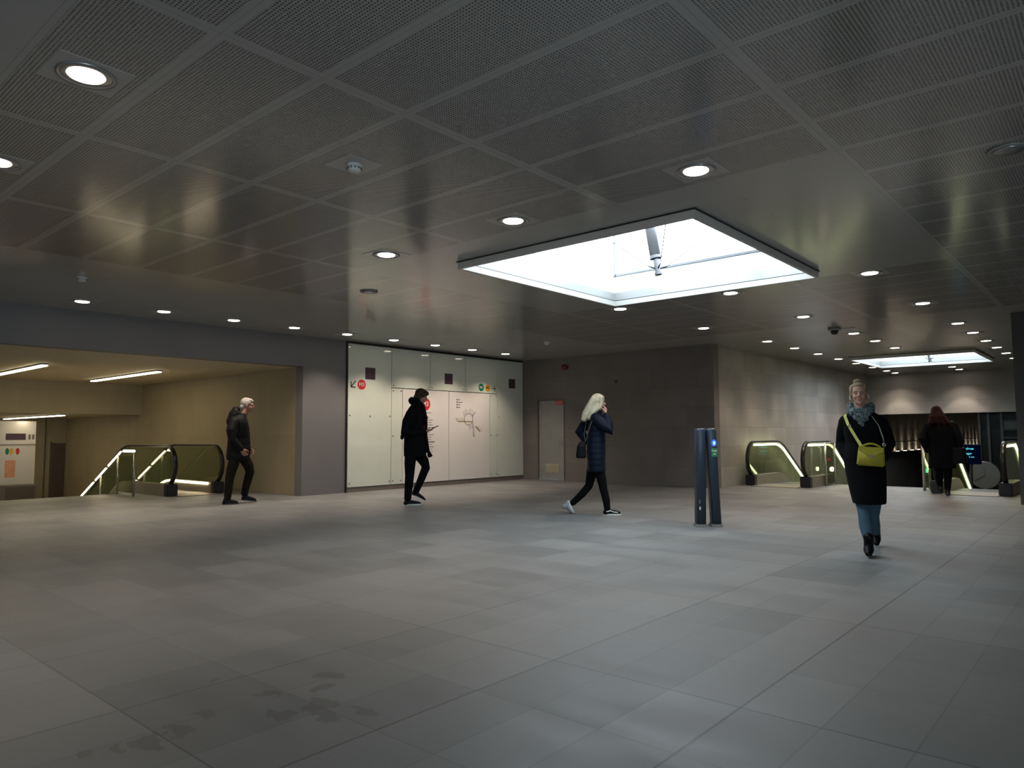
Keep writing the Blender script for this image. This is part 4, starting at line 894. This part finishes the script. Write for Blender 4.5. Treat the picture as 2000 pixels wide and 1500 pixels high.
for dy, dz, r_, dx in ((-.055, -.03, .050, .07), (.045, -.035, .050, .07), (-.02, -.075, .055, .085), (.025, -.09, .05, .085), (0, -.125, .042, .09), (.012, -.16, .028, .09), (-.085, -.015, .045, .02), (.085, -.015, .045, .02)): ell(bm, c_+Vector((dx, dy, dz)), (.034, r_, .048))
fused('scarf', bm, .006, 6, M['print_scarf'], p)
bm = bmesh.new(); ell(bm, J(1701, 945, -.3), (.12, .15, .12)); chain(bm, [h1+Vector((-.03, 0, 0)), (h1+kn1)/2+Vector((-.05, 0, 0)), kn1+Vector((-.02, 0, 0)), (kn1+an1)/2+Vector((-.02, -.005, 0)), an1+Vector((-.01, 0, .02))], [.088, .076, .060, .060, .046]); chain(bm, [h2, (h2+kn2)/2, kn2, (kn2+an2)/2, an2+Vector((0, 0, .02))], [.085, .070, .058, .056, .046])
fused('jeans', bm, .008, 3, M['blue_jeans'], p)
def boot(par, ank, heel, toe):
    bm = bmesh.new(); heel, toe, ank = Vector(heel), Vector(toe), Vector(ank); f = (toe-heel).normalized(); u_ = (ank-(heel+f*.06)).normalized()
    chain(bm, [heel+f*.055+u_*.045, ank, ank+u_*.04], [.044, .045, .048]); chain(bm, [heel+f*.05+u_*.045, heel+f*.14+u_*.045, toe-f*.03+u_*.03], [.044, .042, .028], lat=1.1)
    b = fused('boot', bm, .007, 3, M['black_leather'], par)
    bm = bmesh.new(); chain(bm, [heel+f*.035+u_*.04, heel+f*.03-u_*.0], [.034, .028]); obj('boot_heel', bm, M['dsolem'], b, True); return b
boot(p, an1, (-.12, J(1700, 1080, 0).y-.01, .035), (.125, J(1697, 1088, .1).y, .012)); boot(p, an2, (-.86, an2.y, .10), (-.66, an2.y+.005, .005))
e = placed(p, 'handbag', 'yellow leather crossbody handbag worn by the woman in black', 'handbag')
bc = J(1708, 891, -.075); TB = HT(bc.x, bc.y, bc.z, 0, 0, -.06)
bm = bmesh.new(); rs = [[TB @ Vector((sx*wx, sy*wy, z)) for sx, sy in ((-1, -1), (1, -1), (1, 1), (-1, 1))] for z, wx, wy in ((-.098, .045, .126), (.085, .034, .112))]; rings(bm, rs); bmesh.ops.bevel(bm, geom=list(bm.edges), offset=.014, segments=3, affect='EDGES'); obj('bag_body', bm, M['yellow_leather'], e, True)
bm = bmesh.new(); prism(bm, [(-.112, .088), (.112, .088), (.108, .05), (.0, -.012), (-.108, .05)], lambda a, b, d: TB @ Vector((d, a, b)), .038, .047); bmesh.ops.bevel(bm, geom=list(bm.edges), offset=.002, segments=1, affect='EDGES'); obj('flap', bm, M['yellow_leather'], e)
bm = bmesh.new(); prism(bm, [(-.02, .012), (.02, .012), (.02, -.012), (-.02, -.012)], lambda a, b, d: TB @ Vector((d, a, b)), .048, .054); obj('clasp', bm, M['metal'], e)
bm = bmesh.new(); tube(bm, [TB @ Vector((0, -.085+.17*i/10, .088+.032*math.sin(PI*i/10))) for i in range(11)], .010, 8); obj('top_handle', bm, M['yellow_leather'], e, True)
pts = [J(1665, 809, -.31), J(1664, 812, -.20), J(1669, 828, -.150), J(1678, 846, -.128), J(1691, 871, -.085)]
bm = bmesh.new(); sweep_rect(bm, pts, (.0, .82, .40), .030, .008); obj('strap', bm, M['yellow_strap'], e)
pts = [J(1732, 874, -.10), J(1731, 858, -.135), J(1724, 832, -.150), J(1712, 812, -.165)]
bm = bmesh.new(); sweep_rect(bm, pts, (0, .9, -.3), .012, .006); obj('strap_chain', bm, M['metal'], e)
for q in (J(1671, 831, -.14), J(1688, 864, -.10), J(1732, 869, -.11)):
    bm = bmesh.new(); tube(bm, [q+Vector((0, .014*math.cos(2*PI*i/12), .014*math.sin(2*PI*i/12))) for i in range(13)], .004, 6, False); obj('strap_ring', bm, M['metal'], e, True)

# --- person seen from behind
p = root(1850, 967.5, 'away', 'person with long auburn hair in a black coat, seen from behind')
def B(px, py, X): return Vector((X, -(px-1850)/102.5, (967.5-py)/102.5))
hc = B(1838, 805, .10); T = HT(hc.x, hc.y, hc.z, .1, .15, 0, 1.0)
sR, eR, wR = B(1866, 832, .05), B(1876, 862, .0), B(1870, 888, .1); sL, eL, wL = B(1823, 832, .05), B(1812, 857, -.03), B(1820, 880, .12)
k1, a1 = B(1853, 925, .06), B(1851, 955, -.04); k2, a2 = B(1838, 925, .22), B(1838, 948, .38)
b_ = body(p, T, [([sR, eR, wR], [.045, .038, .028]), ([sL, eL, wL], [.045, .038, .028]), ([B(1853, 885, .04), k1, a1], [.08, .05, .04]), ([B(1835, 885, .04), k2, a2], [.08, .05, .04])],
          [(wR, (.3, 0, -.9), (0, 1, 0), 1, .6, .9), (wL, (.3, 0, -.9), (0, -1, 0), -1, .6, .9)], 'skin',
          [(.8, -.06, .14, -.10, .22), (1.1, -.05, .13, -.06, .18), (1.32, -.05, .14, -.10, .20), (1.45, 0, .12, .0, .15)])
bm = bmesh.new(); ell(bm, (-.02, 0, .03), (.108, .094, .098), T)
for yy in (-.07, -.03, .02, .07): chain(bm, [(-.07, yy*.6, .02), (-.13, yy*1.3, -.12), (-.15, yy*2.0-.02, -.24), (-.14, yy*2.4-.04, -.30)], [.05, .055, .05, .03], T)
fused('hair', bm, .007, 2, M['auburn_hair'], p)
bm = bmesh.new()
def bk(py, a, b, xa, xb): A, C_ = B(a, py, 0), B(b, py, 0); return (A.z, xa, xb, C_.y, A.y)
rows(bm, [bk(915, 1820, 1868, -.15, .22), bk(895, 1821, 1868, -.14, .20), bk(870, 1822, 1867, -.12, .19), bk(850, 1820, 1868, -.12, .19), bk(835, 1817, 1871, -.11, .18), bk(826, 1821, 1865, -.08, .15), bk(819, 1830, 1855, -.03, .12)])
chain(bm, [sR, eR, wR], [.085, .075, .06]); chain(bm, [sL, eL, wL], [.085, .078, .06]); fused('coat', bm, .009, 3, M['black_wool'], p)
bm = bmesh.new(); chain(bm, [B(1853, 890, .04), k1, a1], [.10, .075, .055]); chain(bm, [B(1835, 890, .04), k2, a2], [.10, .075, .055]); fused('trousers', bm, .009, 2, M['black_denim'], p)
boot(p, a1+Vector((0, 0, .02)), (-.13, a1.y, .012), (.13, a1.y, .012)); boot(p, a2, (.30, a2.y, .09), (.56, a2.y, .02))
e = placed(p, 'shopper_bag', 'black bag hanging at the right side of the person seen from behind', 'bag')
bm = bmesh.new(); q = B(1873, 888, -.05); rows(bm, [(q.z-.17, q.x-.07, q.x+.10, q.y-.13, q.y+.13), (q.z+.13, q.x-.05, q.x+.07, q.y-.11, q.y+.11)], ex=.5); fused('bag_body', bm, .009, 2, M['dark_bag'], e)
bm = bmesh.new(); sweep_rect(bm, [q+Vector((0, -.02, .12)), B(1870, 850, -.07), B(1864, 824, -.03), B(1864, 823, .10)], (0, 1, 0), .03, .008); obj('strap', bm, M['dark_bag'], e)
